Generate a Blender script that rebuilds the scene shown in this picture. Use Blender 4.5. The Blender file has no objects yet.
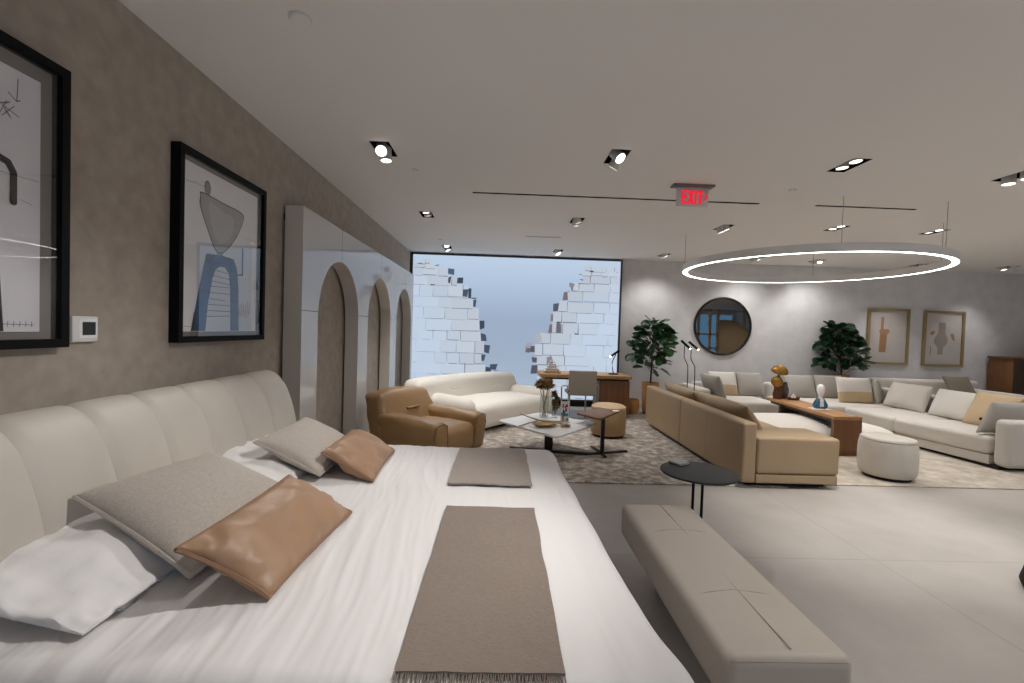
import bpy, bmesh, math, random
from mathutils import Vector, Matrix, noise
random.seed(7)
PI = math.pi
S = bpy.context.scene
COL = S.collection

# ------------------------------------------------------------------ helpers
def lin(c):
    if isinstance(c, str):
        c = [int(c[i:i + 2], 16) / 255 for i in (0, 2, 4)]
    return tuple(((v / 12.92) if v <= .04045 else ((v + .055) / 1.055) ** 2.4) for v in c[:3]) + (1,)

def new_mat(name):
    m = bpy.data.materials.new(name); m.use_nodes = True
    return m, m.node_tree.nodes, m.node_tree.links, m.node_tree.nodes['Principled BSDF']

def mat(name, c, rough=.6, metal=0, var=.0, vscale=8, bump=0, bscale=60, spec=.5, sheen=0, coat=0, stretch=None, c2=None, detail=3):
    m, N, L, P = new_mat(name)
    P.inputs['Base Color'].default_value = lin(c)
    P.inputs['Roughness'].default_value = rough
    P.inputs['Metallic'].default_value = metal
    P.inputs['Specular IOR Level'].default_value = spec
    P.inputs['Sheen Weight'].default_value = sheen
    P.inputs['Coat Weight'].default_value = coat
    tc = N.new('ShaderNodeTexCoord'); src = tc.outputs['Object']
    if stretch:
        mp = N.new('ShaderNodeMapping'); mp.inputs['Scale'].default_value = stretch
        L.new(src, mp.inputs['Vector']); src = mp.outputs['Vector']
    if var or c2:
        n = N.new('ShaderNodeTexNoise'); n.inputs['Scale'].default_value = vscale; n.inputs['Detail'].default_value = detail
        L.new(src, n.inputs['Vector'])
        r = N.new('ShaderNodeValToRGB'); b = lin(c)
        if c2:
            r.color_ramp.elements[0].color = b; r.color_ramp.elements[1].color = lin(c2)
        else:
            r.color_ramp.elements[0].color = tuple(max(0, v * (1 - var)) for v in b[:3]) + (1,)
            r.color_ramp.elements[1].color = tuple(min(1, v * (1 + var)) for v in b[:3]) + (1,)
        r.color_ramp.elements[0].position = .3; r.color_ramp.elements[1].position = .7
        L.new(n.outputs['Fac'], r.inputs['Fac']); L.new(r.outputs['Color'], P.inputs['Base Color'])
    if bump:
        n2 = N.new('ShaderNodeTexNoise'); n2.inputs['Scale'].default_value = bscale; n2.inputs['Detail'].default_value = 4
        L.new(src, n2.inputs['Vector'])
        bp = N.new('ShaderNodeBump'); bp.inputs['Strength'].default_value = bump; bp.inputs['Distance'].default_value = .01
        L.new(n2.outputs['Fac'], bp.inputs['Height']); L.new(bp.outputs['Normal'], P.inputs['Normal'])
    return m

def emit(name, c, s):
    m, N, L, P = new_mat(name)
    P.inputs['Base Color'].default_value = (0, 0, 0, 1)
    P.inputs['Emission Color'].default_value = lin(c); P.inputs['Emission Strength'].default_value = s
    return m

def attr_mat(name, rough=.7, emission=0):
    m, N, L, P = new_mat(name)
    a = N.new('ShaderNodeAttribute'); a.attribute_name = 'Col'
    P.inputs['Roughness'].default_value = rough
    if emission:
        P.inputs['Base Color'].default_value = (.02, .02, .02, 1)
        L.new(a.outputs['Color'], P.inputs['Emission Color']); P.inputs['Emission Strength'].default_value = emission
    else:
        L.new(a.outputs['Color'], P.inputs['Base Color'])
    return m

def glass_mat(name, refl=1.0, tint=(1, 1, 1, 1)):
    m = bpy.data.materials.new(name); m.use_nodes = True
    N, L = m.node_tree.nodes, m.node_tree.links; N.remove(N['Principled BSDF'])
    t = N.new('ShaderNodeBsdfTransparent'); t.inputs['Color'].default_value = tint
    g = N.new('ShaderNodeBsdfGlossy'); g.inputs['Roughness'].default_value = .01
    f = N.new('ShaderNodeFresnel'); f.inputs['IOR'].default_value = 1.45
    gm = N.new('ShaderNodeNewGeometry'); io = N.new('ShaderNodeMapRange')      # same reflectance from either face
    io.inputs['To Min'].default_value = 1.45; io.inputs['To Max'].default_value = 1 / 1.45
    L.new(gm.outputs['Backfacing'], io.inputs['Value']); L.new(io.outputs[0], f.inputs['IOR'])
    k = N.new('ShaderNodeMath'); k.operation = 'MULTIPLY'; k.inputs[1].default_value = refl
    x = N.new('ShaderNodeMixShader')
    L.new(f.outputs[0], k.inputs[0]); L.new(k.outputs[0], x.inputs[0]); L.new(t.outputs[0], x.inputs[1]); L.new(g.outputs[0], x.inputs[2])
    L.new(x.outputs[0], N['Material Output'].inputs['Surface'])
    return m

def link(name, bm, m, parent=None, smooth=True, angle=40):
    me = bpy.data.meshes.new(name); bm.normal_update(); bm.to_mesh(me); bm.free()
    for x in (m if isinstance(m, (list, tuple)) else [m]): me.materials.append(x)
    o = bpy.data.objects.new(name, me); COL.objects.link(o)
    if smooth:
        me.polygons.foreach_set('use_smooth', [True] * len(me.polygons))
        me.set_sharp_from_angle(angle=math.radians(angle))
    if parent: o.parent = parent
    else:                                             # bring the origin to the bottom centre
        vs = [v.co for v in me.vertices]
        lo = [min(v[i] for v in vs) for i in range(3)]; hi = [max(v[i] for v in vs) for i in range(3)]
        c = Vector(((lo[0] + hi[0]) / 2, (lo[1] + hi[1]) / 2, lo[2]))
        me.transform(Matrix.Translation(-c)); o.location = c
    return o

def tag(o, label=None, cat=None, group=None, kind=None):
    if label: o['label'] = label
    if cat: o['category'] = cat
    if group: o['group'] = group
    if kind: o['kind'] = kind
    return o

def thing(name, label, cat, loc=(0, 0, 0), rz=0, group=None):
    o = bpy.data.objects.new(name, None); COL.objects.link(o)
    o.location = loc; o.rotation_euler = (0, 0, rz); o.empty_display_size = .1
    return tag(o, label, cat, group)

def struct(name, bm, m, smooth=False):
    return tag(link(name, bm, m, None, smooth), kind='structure')

def tree_copy(root, loc, rz, label, group=None):
    def cp(o, par):
        c = o.copy(); COL.objects.link(c)
        if par: c.parent = par
        for ch in [k for k in bpy.data.objects if k.parent == o]: cp(ch, c)
        return c
    r = cp(root, None); r.location = loc; r.rotation_euler = (0, 0, rz); r['label'] = label
    if group: r['group'] = group
    return r

B = bmesh.new

def box(bm, lo, hi, mi=0, M=None):
    c = [(a + b) / 2 for a, b in zip(lo, hi)]; s = [b - a for a, b in zip(lo, hi)]
    mtx = Matrix.Translation(c) @ Matrix.Diagonal((*s, 1))
    if M: mtx = M @ mtx
    g = bmesh.ops.create_cube(bm, size=1, matrix=mtx)
    for f in {f for v in g['verts'] for f in v.link_faces}: f.material_index = mi
    return bm

def bbox(lo, hi, bev=.004, seg=2, M=None):
    bm = B(); box(bm, lo, hi, 0, M)
    bmesh.ops.bevel(bm, geom=bm.edges[:], offset=bev, segments=seg, profile=.5, affect='EDGES')
    return bm

def soft(lo, hi, r=.04, puff=(0, 0, 0), m=8, k=3, fn=None, M=None, bm=None, wr=0, ws=4):
    """a rounded, padded block between two corners"""
    c = Vector([(a + b) / 2 for a, b in zip(lo, hi)]); h = [(b - a) / 2 for a, b in zip(lo, hi)]
    r = min(r, min(h) * .98)
    ls = []
    for i in range(3):
        inn = h[i] - r
        e = [inn + r * math.tan(PI / 4 * j / k) for j in range(1, k + 1)]
        mid = [-inn + 2 * inn * j / m for j in range(m + 1)]
        ls.append([-x for x in reversed(e)] + mid + e)
    out = bm or B(); t = B()
    def P(p):
        q = Vector([max(-(h[i] - r), min(h[i] - r, p[i])) for i in range(3)]); d = Vector(p) - q
        if d.length > 1e-9: p = q + d.normalized() * r
        n = [p[i] / h[i] for i in range(3)]
        w = [max(0, 1 - n[i] ** 2) for i in range(3)]
        p = Vector([p[i] + puff[i] * n[i] * w[(i + 1) % 3] * w[(i + 2) % 3] for i in range(3)])
        w_ = c + p
        if wr:
            v = noise.noise_vector(w_ * ws) * wr; w_ = w_ + v
        if fn: w_ = fn(w_)
        return M @ w_ if M else w_
    for ax in range(3):
        a, b = (ax + 1) % 3, (ax + 2) % 3
        for s in (-1, 1):
            g = []
            for u in ls[a]:
                row = []
                for v in ls[b]:
                    p = [0, 0, 0]; p[ax] = s * h[ax]; p[a] = u; p[b] = v
                    row.append(t.verts.new(P(p)))
                g.append(row)
            for i in range(len(ls[a]) - 1):
                for j in range(len(ls[b]) - 1):
                    q = [g[i][j], g[i + 1][j], g[i + 1][j + 1], g[i][j + 1]]
                    t.faces.new(q if s > 0 else q[::-1])
    bmesh.ops.remove_doubles(t, verts=t.verts, dist=1e-5)
    if bm is None:
        out.free(); return t
    me = bpy.data.meshes.new('t'); t.to_mesh(me); t.free(); out.from_mesh(me); bpy.data.meshes.remove(me)
    return out

def tube(pts, r, seg=8, bm=None, closed=False, cap=True):
    bm = bm or B(); pts = [Vector(p) for p in pts]; n = len(pts); rings = []
    rr = r if isinstance(r, (list, tuple)) else [r] * n
    up = Vector((0, 0, 1))
    for i, p in enumerate(pts):
        a = pts[(i - 1) % n] if (closed or i) else p
        b = pts[(i + 1) % n] if (closed or i < n - 1) else p
        d = (b - a).normalized()
        x = d.cross(up)
        if x.length < .05: x = d.cross(Vector((1, 0, 0)))
        x.normalize(); y = d.cross(x).normalized()
        rings.append([bm.verts.new(p + (x * math.cos(2 * PI * j / seg) + y * math.sin(2 * PI * j / seg)) * rr[i]) for j in range(seg)])
    for i in range(n if closed else n - 1):
        A, C = rings[i], rings[(i + 1) % n]
        for j in range(seg):
            bm.faces.new((A[j], A[(j + 1) % seg], C[(j + 1) % seg], C[j]))
    if cap and not closed:
        bm.faces.new(rings[0][::-1]); bm.faces.new(rings[-1])
    return bm

def lathe(prof, seg=32, c=(0, 0, 0), bm=None, M=None, sx=1, sy=1):
    bm = bm or B(); c = Vector(c); rings = []
    def T(p): return (M @ p if M else p) + c
    for r, z in prof:
        if r < 1e-6: rings.append([bm.verts.new(T(Vector((0, 0, z))))])
        else: rings.append([bm.verts.new(T(Vector((r * sx * math.cos(2 * PI * j / seg), r * sy * math.sin(2 * PI * j / seg), z)))) for j in range(seg)])
    for A, C in zip(rings, rings[1:]):
        for j in range(seg):
            q = [A[j % len(A)], A[(j + 1) % len(A)], C[(j + 1) % len(C)], C[j % len(C)]]
            q = list(dict.fromkeys(q))
            if len(q) > 2: bm.faces.new(q)
    bmesh.ops.recalc_face_normals(bm, faces=bm.faces)
    return bm

def roundpoly(pts, r, n=6):
    out = []; N = len(pts)
    for i in range(N):
        p = Vector(pts[i]); a = (Vector(pts[i - 1]) - p).normalized(); b = (Vector(pts[(i + 1) % N]) - p).normalized()
        ang = a.angle(b); d = r / math.tan(ang / 2); c = p + (a + b).normalized() * (r / math.sin(ang / 2))
        s, e = p + a * d - c, p + b * d - c
        for k in range(n + 1):
            v = s.lerp(e, k / n); out.append(c + v.normalized() * r)
    return out

def prism(pts, z0, z1, bev=0, bm=None):
    own = bm is None; bm = bm or B()
    lo = [bm.verts.new((p[0], p[1], z0)) for p in pts]; hi = [bm.verts.new((p[0], p[1], z1)) for p in pts]; n = len(pts)
    fs = [bm.faces.new(lo[::-1]), bm.faces.new(hi)] + [bm.faces.new((lo[i], lo[(i + 1) % n], hi[(i + 1) % n], hi[i])) for i in range(n)]
    bmesh.ops.recalc_face_normals(bm, faces=fs)
    if bev and own:
        es = [e for e in bm.edges if abs(e.verts[0].co.z - e.verts[1].co.z) < 1e-6]
        bmesh.ops.bevel(bm, geom=es, offset=bev, segments=2, profile=.5, affect='EDGES')
    return bm

def pillow(cs, th, n=18, pinch=.05, wr=.006, seed=0, pw=.42, mi_low=None, cr=0):
    """cushion between four corners (around); returns its mesh and its edge line"""
    a, b, c, d = [Vector(p) for p in cs]
    nrm = (b - a).cross(d - a).normalized(); ctr = (a + b + c + d) / 4
    bm = B(); top = {}; bot = {}
    def base(u, v):
        uu = .5 + (u - .5) * (1 - pinch * (1 - (2 * v - 1) ** 2)); vv = .5 + (v - .5) * (1 - pinch * (1 - (2 * u - 1) ** 2))
        return a * (1 - uu) * (1 - vv) + b * uu * (1 - vv) + c * uu * vv + d * (1 - uu) * vv
    for i in range(n + 1):
        for j in range(n + 1):
            u = .5 - .5 * math.cos(PI * i / n); v = .5 - .5 * math.cos(PI * j / n)
            p = base(u, v); h = th / 2 * (16 * u * (1 - u) * v * (1 - v)) ** pw
            nz = noise.noise(p * 7 + Vector((seed * 3.1, 0, 0))) * wr + noise.noise(p * 18 + Vector((seed, 2, 0))) * wr * .4
            if cr: nz += cr * (1 - (16 * u * (1 - u) * v * (1 - v)) ** .5) * (1 - 2 * abs(noise.noise(Vector((p.x * 9 + p.y * 22, p.z * 9 - p.x * 16, seed)))))
            edge = i in (0, n) or j in (0, n)
            top[i, j] = bm.verts.new(p + nrm * (h + (0 if edge else nz)))
            bot[i, j] = top[i, j] if edge else bm.verts.new(p - nrm * (h - nz))
    for i in range(n):
        for j in range(n):
            f = bm.faces.new((top[i, j], top[i + 1, j], top[i + 1, j + 1], top[i, j + 1]))
            g = bm.faces.new((bot[i, j], bot[i, j + 1], bot[i + 1, j + 1], bot[i + 1, j]))
            if mi_low is not None and (j + .5) / n < mi_low: f.material_index = g.material_index = 1
    rim = [base(.5 - .5 * math.cos(PI * i / n), 0) for i in range(n)] + [base(1, .5 - .5 * math.cos(PI * j / n)) for j in range(n)] + \
          [base(.5 + .5 * math.cos(PI * i / n), 1) for i in range(n)] + [base(0, .5 + .5 * math.cos(PI * j / n)) for j in range(n)]
    return bm, rim

def cushion(name, cs, th, m, label, group=None, pipe=None, **kw):
    bm, rim = pillow(cs, th, **kw)
    o = tag(link(name, bm, m, None, True, 60), label, name.replace('_', ' ') if name in ('pillow',) else 'cushion', group)
    if pipe:
        t = tube(rim, pipe[0], 6, closed=True); t.transform(Matrix.Translation(-o.location))
        link('piping', t, pipe[1], o)
    return o

def colour_faces(bm, fs, c):
    lay = bm.loops.layers.float_color.get('Col') or bm.loops.layers.float_color.new('Col')
    for f in fs:
        for l in f.loops: l[lay] = c

def poly3(bm, pts, c):
    f = bm.faces.new([bm.verts.new(p) for p in pts]); colour_faces(bm, [f], lin(c) if not isinstance(c, tuple) else c)
    return f

def quad(pts):
    bm = B(); bm.faces.new([bm.verts.new(p) for p in pts]); return bm

# ------------------------------------------------------------------ materials
H = 2.78
WALLX = -1.711
BACK = 8.52
M = {}
M['ceil'] = mat('ceiling_paint', 'ece9e6', .9)
M['wall_l'] = mat('taupe_plaster', 'a09588', .85, c2='b0a598', vscale=13, bump=.2, bscale=30, detail=9)
M['wall_b'] = mat('grey_plaster', 'd6d5d6', .85, c2='e2e1e1', vscale=5, bump=.2, bscale=22, detail=8)
M['white_gloss'] = None
M['head'] = mat('ivory_leather', 'c9c1b5', .5, var=.03, vscale=4, bump=.06, bscale=120)
M['duvet'] = mat('white_cotton', 'eeebe9', .85, bump=.10, bscale=9, stretch=(1, .35, 1), sheen=.1)
M['linen'] = mat('white_linen', 'efecea', .85, bump=.15, bscale=14, sheen=.1)
M['greywool'] = mat('oatmeal_wool', 'beb4a9', .95, var=.08, vscale=90, bump=.2, bscale=200, sheen=.2)
M['tan'] = mat('tan_leather', 'a98668', .45, var=.08, vscale=5, bump=.14, bscale=40)
M['tanpipe'] = mat('tan_leather_edge', '9a765a', .5)
M['throw'] = mat('taupe_wool', '8b7c70', .95, var=.07, vscale=70, bump=.25, bscale=160, sheen=.3)
M['throw_l'] = mat('pale_taupe_wool', 'a69a90', .95, var=.06, vscale=70, bump=.25, bscale=160, sheen=.3)
M['bench'] = mat('grey_beige_leather', 'bcb2a6', .45, var=.03, vscale=4, bump=.07, bscale=70)
M['benchseam'] = mat('bench_stitching', 'aaa094', .6)
M['black'] = mat('black_lacquer', '080809', .6, spec=.15)
M['blackm'] = mat('black_metal', '16161a', .4, metal=.6)
M['darkgap'] = mat('dark_plinth', '17140f', .8)
M['slate'] = mat('dark_stone', '1e1f22', .55, var=.15, vscale=9, bump=.05, bscale=30)
M['camel'] = mat('camel_leather', 'a99172', .45, var=.04, vscale=3, bump=.08, bscale=90)
M['caramel'] = mat('caramel_leather', '9c7b53', .42, var=.06, vscale=4, bump=.18, bscale=14)
M['cream'] = mat('cream_boucle', 'e9e3d8', .8, bump=.14, bscale=9, stretch=(3, 3, .5), sheen=.15)
M['sofa'] = mat('pale_linen', 'cdc7be', .95, var=.03, vscale=60, bump=.12, bscale=150, sheen=.2)
M['sofag'] = mat('grey_linen', 'a49f97', .95, var=.04, vscale=60, bump=.12, bscale=150, sheen=.2)
M['sofaw'] = mat('white_linen_cushion', 'd9d4cd', .95, var=.03, vscale=60, bump=.12, bscale=150, sheen=.2)
M['sand'] = mat('sand_fabric', 'c5ad8b', .8, var=.05, vscale=60, bump=.1, bscale=120)
M['taupe'] = mat('taupe_fabric', '7d7263', .9, var=.05, vscale=60)
M['stool'] = mat('ivory_leather_stool', 'd3ccc0', .5, bump=.06, bscale=80)
M['pouf'] = mat('tan_nubuck', 'ab8b62', .6, var=.05, vscale=6, bump=.08, bscale=80)
M['terracotta'] = mat('terracotta_clay', 'b5834f', .8, var=.1, vscale=10, bump=.1, bscale=50)
M['soil'] = mat('soil', '2a2019', .95, bump=.5, bscale=60)
M['bark'] = mat('bark', '4a3a28', .9, bump=.4, bscale=50)
M['leaf'] = mat('leaf_green', '1d3f1f', .4, c2='2e5a2c', vscale=6, bump=.05, bscale=30, coat=.2)
M['leafd'] = mat('dark_leaf_green', '16301b', .45, c2='24482a', vscale=6)
M['metal'] = mat('brushed_steel', 'a8a49e', .3, metal=.9)
M['marble'] = mat('white_marble', 'efede9', .25, var=.05, vscale=5)
M['bronze'] = mat('dark_bronze', '3a2c22', .45, metal=.5)
M['gold'] = mat('gold_leaf', 'a27a36', .4, metal=.7, var=.35, vscale=20, bump=.3, bscale=60)
M['brass'] = mat('aged_brass', '9d8457', .4, metal=.5, var=.15, vscale=20)
M['dried'] = mat('dried_flower', 'a88a5c', .9, var=.25, vscale=30)
M['driedg'] = mat('dried_plume', '86754a', .9, var=.25, vscale=30)
M['coral'] = mat('rust_petal', 'a4552d', .9)
M['walnut'] = mat('walnut_wood', '6d4a30', .45, c2='85603f', vscale=3, stretch=(14, 1.2, 14), bump=.03, bscale=20)
M['oak'] = mat('oak_wood', 'a4774a', .45, c2='b88859', vscale=2, stretch=(10, 1, 10), bump=.03, bscale=20)
M['oakx'] = mat('oak_grain_across', 'a27a4c', .45, c2='b88f60', vscale=2, stretch=(1, 10, 10), bump=.03, bscale=20)
M['oakz'] = mat('walnut_upright_grain', '70492a', .5, c2='865a35', vscale=2, stretch=(10, 10, .8), bump=.03, bscale=20)
M['darkwood'] = mat('dark_wood', '33241a', .5, c2='412f22', vscale=2, stretch=(8, 8, 1))
M['chair'] = mat('greige_leather', '8f8678', .55, bump=.06, bscale=90)
M['white'] = mat('white_plastic', 'e4e3e1', .5)
M['lampwhite'] = mat('white_enamel', 'd8d5d1', .5)
M['grey'] = mat('grey_plastic', '8d8c8a', .5)
M['screen'] = mat('dark_display', '33383a', .2)
M['paper'] = mat('paper', 'e6e4e2', .8)
M['goldframe'] = mat('champagne_frame', 'a3906a', .4, metal=.3)
M['mat'] = mat('grey_mount', '8d8781', .9)
M['mirror'] = mat('smoked_mirror', '958c80', .02, metal=1)
M['lens'] = emit('lamp_lens', 'fff6ea', 5)
M['ringlight'] = emit('ring_diffuser', 'fffaf5', 9)
M['exitred'] = emit('exit_red', 'f00a28', 1.0)
M['warm'] = emit('warm_bulb', 'ffe0b0', 12)
M['glass'] = glass_mat('picture_glass', 1.0)
M['clear'] = glass_mat('clear_glass', 1.6, (.93, .95, .95, 1))
M['acrylic'] = mat('frosted_acrylic', 'd6d1cd', .35)
M['print'] = attr_mat('printed_paper')
M['sign'] = attr_mat('backlit_print', .35, .75)

# glossy white cabinet front with fine joints
def gloss_panel():
    m, N, L, P = new_mat('white_gloss_lacquer')
    P.inputs['Roughness'].default_value = .08; P.inputs['Specular IOR Level'].default_value = .6
    g = N.new('ShaderNodeNewGeometry'); s = N.new('ShaderNodeSeparateXYZ'); L.new(g.outputs['Position'], s.inputs[0])
    def near(sock, v, w):
        a = N.new('ShaderNodeMath'); a.operation = 'SUBTRACT'; L.new(sock, a.inputs[0]); a.inputs[1].default_value = v
        b = N.new('ShaderNodeMath'); b.operation = 'ABSOLUTE'; L.new(a.outputs[0], b.inputs[0])
        c = N.new('ShaderNodeMath'); c.operation = 'LESS_THAN'; L.new(b.outputs[0], c.inputs[0]); c.inputs[1].default_value = w
        return c.outputs[0]
    outs = [near(s.outputs['Z'], 1.5, .003)] + [near(s.outputs['Y'], y, .004) for y in (4.435, 5.875, 7.315)]
    acc = outs[0]
    for o in outs[1:]:
        x = N.new('ShaderNodeMath'); x.operation = 'MAXIMUM'; L.new(acc, x.inputs[0]); L.new(o, x.inputs[1]); acc = x.outputs[0]
    mx = N.new('ShaderNodeMix'); mx.data_type = 'RGBA'
    mx.inputs['A'].default_value = lin('c9c7c6'); mx.inputs['B'].default_value = lin('6f6a64')
    L.new(acc, mx.inputs['Factor']); L.new(mx.outputs['Result'], P.inputs['Base Color'])
    return m
M['white_gloss'] = gloss_panel()
M['reveal'] = mat('greige_lacquer', 'cfc7bc', .5)

def floor_mat():
    m, N, L, P = new_mat('stone_floor_tiles')
    P.inputs['Roughness'].default_value = .42
    g = N.new('ShaderNodeNewGeometry'); s = N.new('ShaderNodeSeparateXYZ'); L.new(g.outputs['Position'], s.inputs[0])
    def joint(sock, off, size):
        a = N.new('ShaderNodeMath'); a.operation = 'SUBTRACT'; L.new(sock, a.inputs[0]); a.inputs[1].default_value = off - size * 20
        b = N.new('ShaderNodeMath'); b.operation = 'MODULO'; L.new(a.outputs[0], b.inputs[0]); b.inputs[1].default_value = size
        c = N.new('ShaderNodeMath'); c.operation = 'LESS_THAN'; L.new(b.outputs[0], c.inputs[0]); c.inputs[1].default_value = .005
        return c.outputs[0]
    j = N.new('ShaderNodeMath'); j.operation = 'MAXIMUM'
    L.new(joint(s.outputs['Y'], 2.82, 1.5), j.inputs[0]); L.new(joint(s.outputs['X'], 2.44, 6.0), j.inputs[1])
    n = N.new('ShaderNodeTexNoise'); n.inputs['Scale'].default_value = 1.6; n.inputs['Detail'].default_value = 7; n.inputs['Roughness'].default_value = .6
    L.new(g.outputs['Position'], n.inputs['Vector'])
    r = N.new('ShaderNodeValToRGB'); r.color_ramp.elements[0].color = lin('a09a93'); r.color_ramp.elements[1].color = lin('b2aca5')
    r.color_ramp.elements[0].position = .3; r.color_ramp.elements[1].position = .7
    L.new(n.outputs['Fac'], r.inputs['Fac'])
    mx = N.new('ShaderNodeMix'); mx.data_type = 'RGBA'; mx.inputs['B'].default_value = lin('8e887f')
    L.new(j.outputs[0], mx.inputs['Factor']); L.new(r.outputs['Color'], mx.inputs['A']); L.new(mx.outputs['Result'], P.inputs['Base Color'])
    return m
M['floor'] = floor_mat()

def rug_mat(name, c1, c2, c3, sc):
    m, N, L, P = new_mat(name); P.inputs['Roughness'].default_value = .95; P.inputs['Sheen Weight'].default_value = .3
    tc = N.new('ShaderNodeTexCoord'); mp = N.new('ShaderNodeMapping'); mp.inputs['Scale'].default_value = (1.3, 1.5, 1)
    L.new(tc.outputs['Object'], mp.inputs['Vector'])
    n = N.new('ShaderNodeTexNoise'); n.inputs['Scale'].default_value = sc; n.inputs['Detail'].default_value = 8; n.inputs['Roughness'].default_value = .72
    L.new(mp.outputs['Vector'], n.inputs['Vector'])
    r = N.new('ShaderNodeValToRGB'); e = r.color_ramp.elements
    e[0].position = .36; e[0].color = lin(c1); e[1].position = .62; e[1].color = lin(c3); q = e.new(.5); q.color = lin(c2)
    L.new(n.outputs['Fac'], r.inputs['Fac']); L.new(r.outputs['Color'], P.inputs['Base Color'])
    b = N.new('ShaderNodeBump'); b.inputs['Strength'].default_value = .4; b.inputs['Distance'].default_value = .01
    n2 = N.new('ShaderNodeTexNoise'); n2.inputs['Scale'].default_value = 120; L.new(tc.outputs['Object'], n2.inputs['Vector'])
    L.new(n2.outputs['Fac'], b.inputs['Height']); L.new(b.outputs['Normal'], P.inputs['Normal'])
    return m
M['rug'] = rug_mat('mottled_rug', '6c6156', 'a69a8d', 'd6cec3', 7)
M['rug2'] = rug_mat('pale_rug', '9d9181', 'b6aa9a', 'c9beae', 4)

def quilt_mat():
    m, N, L, P = new_mat('quilted_white'); P.inputs['Base Color'].default_value = lin('d2ccc3'); P.inputs['Roughness'].default_value = .9
    tc = N.new('ShaderNodeTexCoord'); mp = N.new('ShaderNodeMapping'); mp.inputs['Rotation'].default_value = (0, 0, PI / 4)
    L.new(tc.outputs['Object'], mp.inputs['Vector'])
    k = N.new('ShaderNodeTexChecker'); k.inputs['Scale'].default_value = 28; L.new(mp.outputs['Vector'], k.inputs['Vector'])
    b = N.new('ShaderNodeBump'); b.inputs['Strength'].default_value = .35; b.inputs['Distance'].default_value = .012
    L.new(k.outputs['Fac'], b.inputs['Height']); L.new(b.outputs['Normal'], P.inputs['Normal'])
    return m
M['quilt'] = quilt_mat()

# ------------------------------------------------------------------ room
X1, Y0 = 12.0, -6.0
struct('floor', box(B(), (WALLX - .1, Y0 - .1, -.1), (X1 + .1, BACK + .1, 0)), M['floor'])
struct('wall_left', box(B(), (WALLX - .1, Y0, 0), (WALLX, BACK, H)), M['wall_l'])
struct('wall_back', box(B(), (WALLX - .1, BACK, 0), (X1 + .1, BACK + .1, H)), M['wall_b'])
struct('wall_right', box(B(), (X1, Y0, 0), (X1 + .1, BACK, H)), M['wall_b'])

LAMPS = [  # x, y, [(dx, dy, drop, direction, power)], label
    (-.96, 3.62, [(0, -.07, .02, (.15, -.75, -.66), 1), (0, .075, .035, (.05, -.05, -1), 1)], 'recessed twin spotlight nearest the tall framed print on the left wall'),
    (.865, 3.58, [(.0, -.07, .015, (.42, -.55, -.72), 1), (0, .075, .03, (-.45, .35, -.82), 1)], 'recessed twin spotlight in front of the long ceiling slot, left of the exit sign'),
    (2.7, 3.56, [(0, -.07, -.004, (.05, -.06, -1), 2.2), (0, .07, -.004, (.05, .0, -1), 2.2)], 'recessed twin spotlight with both lenses flush, right of the exit sign'),
    (4.15, 3.62, [(0, -.07, .02, (-.03, -.05, -1), 1), (0, .07, .02, (-.03, -.03, -1), 1)], 'recessed spotlight at the far right edge of the photo, nearest the camera there'),
    (-.955, 5.65, [(0, -.07, -.004, (.1, .1, -1), 1.3), (0, .07, -.004, (.1, .2, -1), 1.3)], 'recessed twin spotlight with flush lenses over the arched wall panel'),
    (.9, 5.66, [(0, -.07, .015, (.3, .1, -.95), 1), (0, .07, .02, (0, .15, -1), 1)], 'recessed twin spotlight above the marble coffee table'),
    (2.77, 5.72, [(0, -.07, .02, (.35, -.08, -.93), 1), (0, .07, .02, (.3, -.05, -.95), 1)], 'recessed twin spotlight tilted right, below and beside the exit sign'),
    (4.1, 5.55, [(0, -.07, -.004, (0, -.05, -1), .55), (0, .07, -.004, (0, 0, -1), .55)], 'recessed twin spotlight with flush lenses seen above the ring pendant middle'),
    (5.33, 5.55, [(0, -.07, -.004, (0, -.05, -1), .9), (0, .07, -.004, (.1, 0, -1), .9)], 'recessed twin spotlight with flush lenses above the right end of the ring pendant'),
    (-.965, 7.84, [(0, -.07, .0, (.2, -.45, -.88), 1.2), (0, .07, .02, (.45, -.1, -.9), 1.2)], 'recessed twin spotlight before the upper left corner of the stone wall picture'),
    (.94, 7.84, [(0, -.07, .02, (.3, -.1, -.95), .7), (0, .07, .02, (.3, -.2, -.95), .7)], 'recessed twin spotlight before the middle of the stone wall picture'),
    (2.78, 7.85, [(0, -.07, .01, (.4, -.1, -.9), 1), (0, .07, .01, (0, .12, -.97), .6)], 'recessed twin spotlight above the floor plant by the stone wall picture'),
    (4.4, 7.86, [(0, -.07, .01, (.4, -.2, -.9), 1), (0, .07, .01, (.1, .12, -.97), .7)], 'recessed twin spotlight above the round mirror'),
    (5.5, 7.88, [(0, -.07, .01, (-.2, -.35, -.9), 1), (0, .07, .01, (.2, .12, -.97), .7)], 'recessed twin spotlight seen through the middle of the ring pendant'),
    (7.36, 7.93, [(0, -.07, .01, (-.1, .15, -.97), .8), (0, .07, .01, (.1, -.3, -.95), .8)], 'recessed twin spotlight above the gold framed prints'),
    (8.85, 7.8, [(0, -.07, .015, (0, .35, -.93), .5), (0, .07, .015, (.1, -.2, -.95), .5)], 'recessed twin spotlight above the dark cabinet on the far right'),
]
HX, HY = .072, .145
SLOTS = [(-.33, 2.62, 4.645, 4.685, 'long black air slot in the ceiling, passing behind the exit sign'),
         (3.2, 4.26, 4.63, 4.67, 'short black air slot in the ceiling above the ring pendant')]
holes = [(x - HX, x + HX, y - HY, y + HY) for x, y, *_ in LAMPS] + [s[:4] for s in SLOTS]
xs = sorted({WALLX - .1, X1 + .1, *[h[0] for h in holes], *[h[1] for h in holes]})
ys = sorted({Y0 - .1, BACK + .1, *[h[2] for h in holes], *[h[3] for h in holes]})
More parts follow.
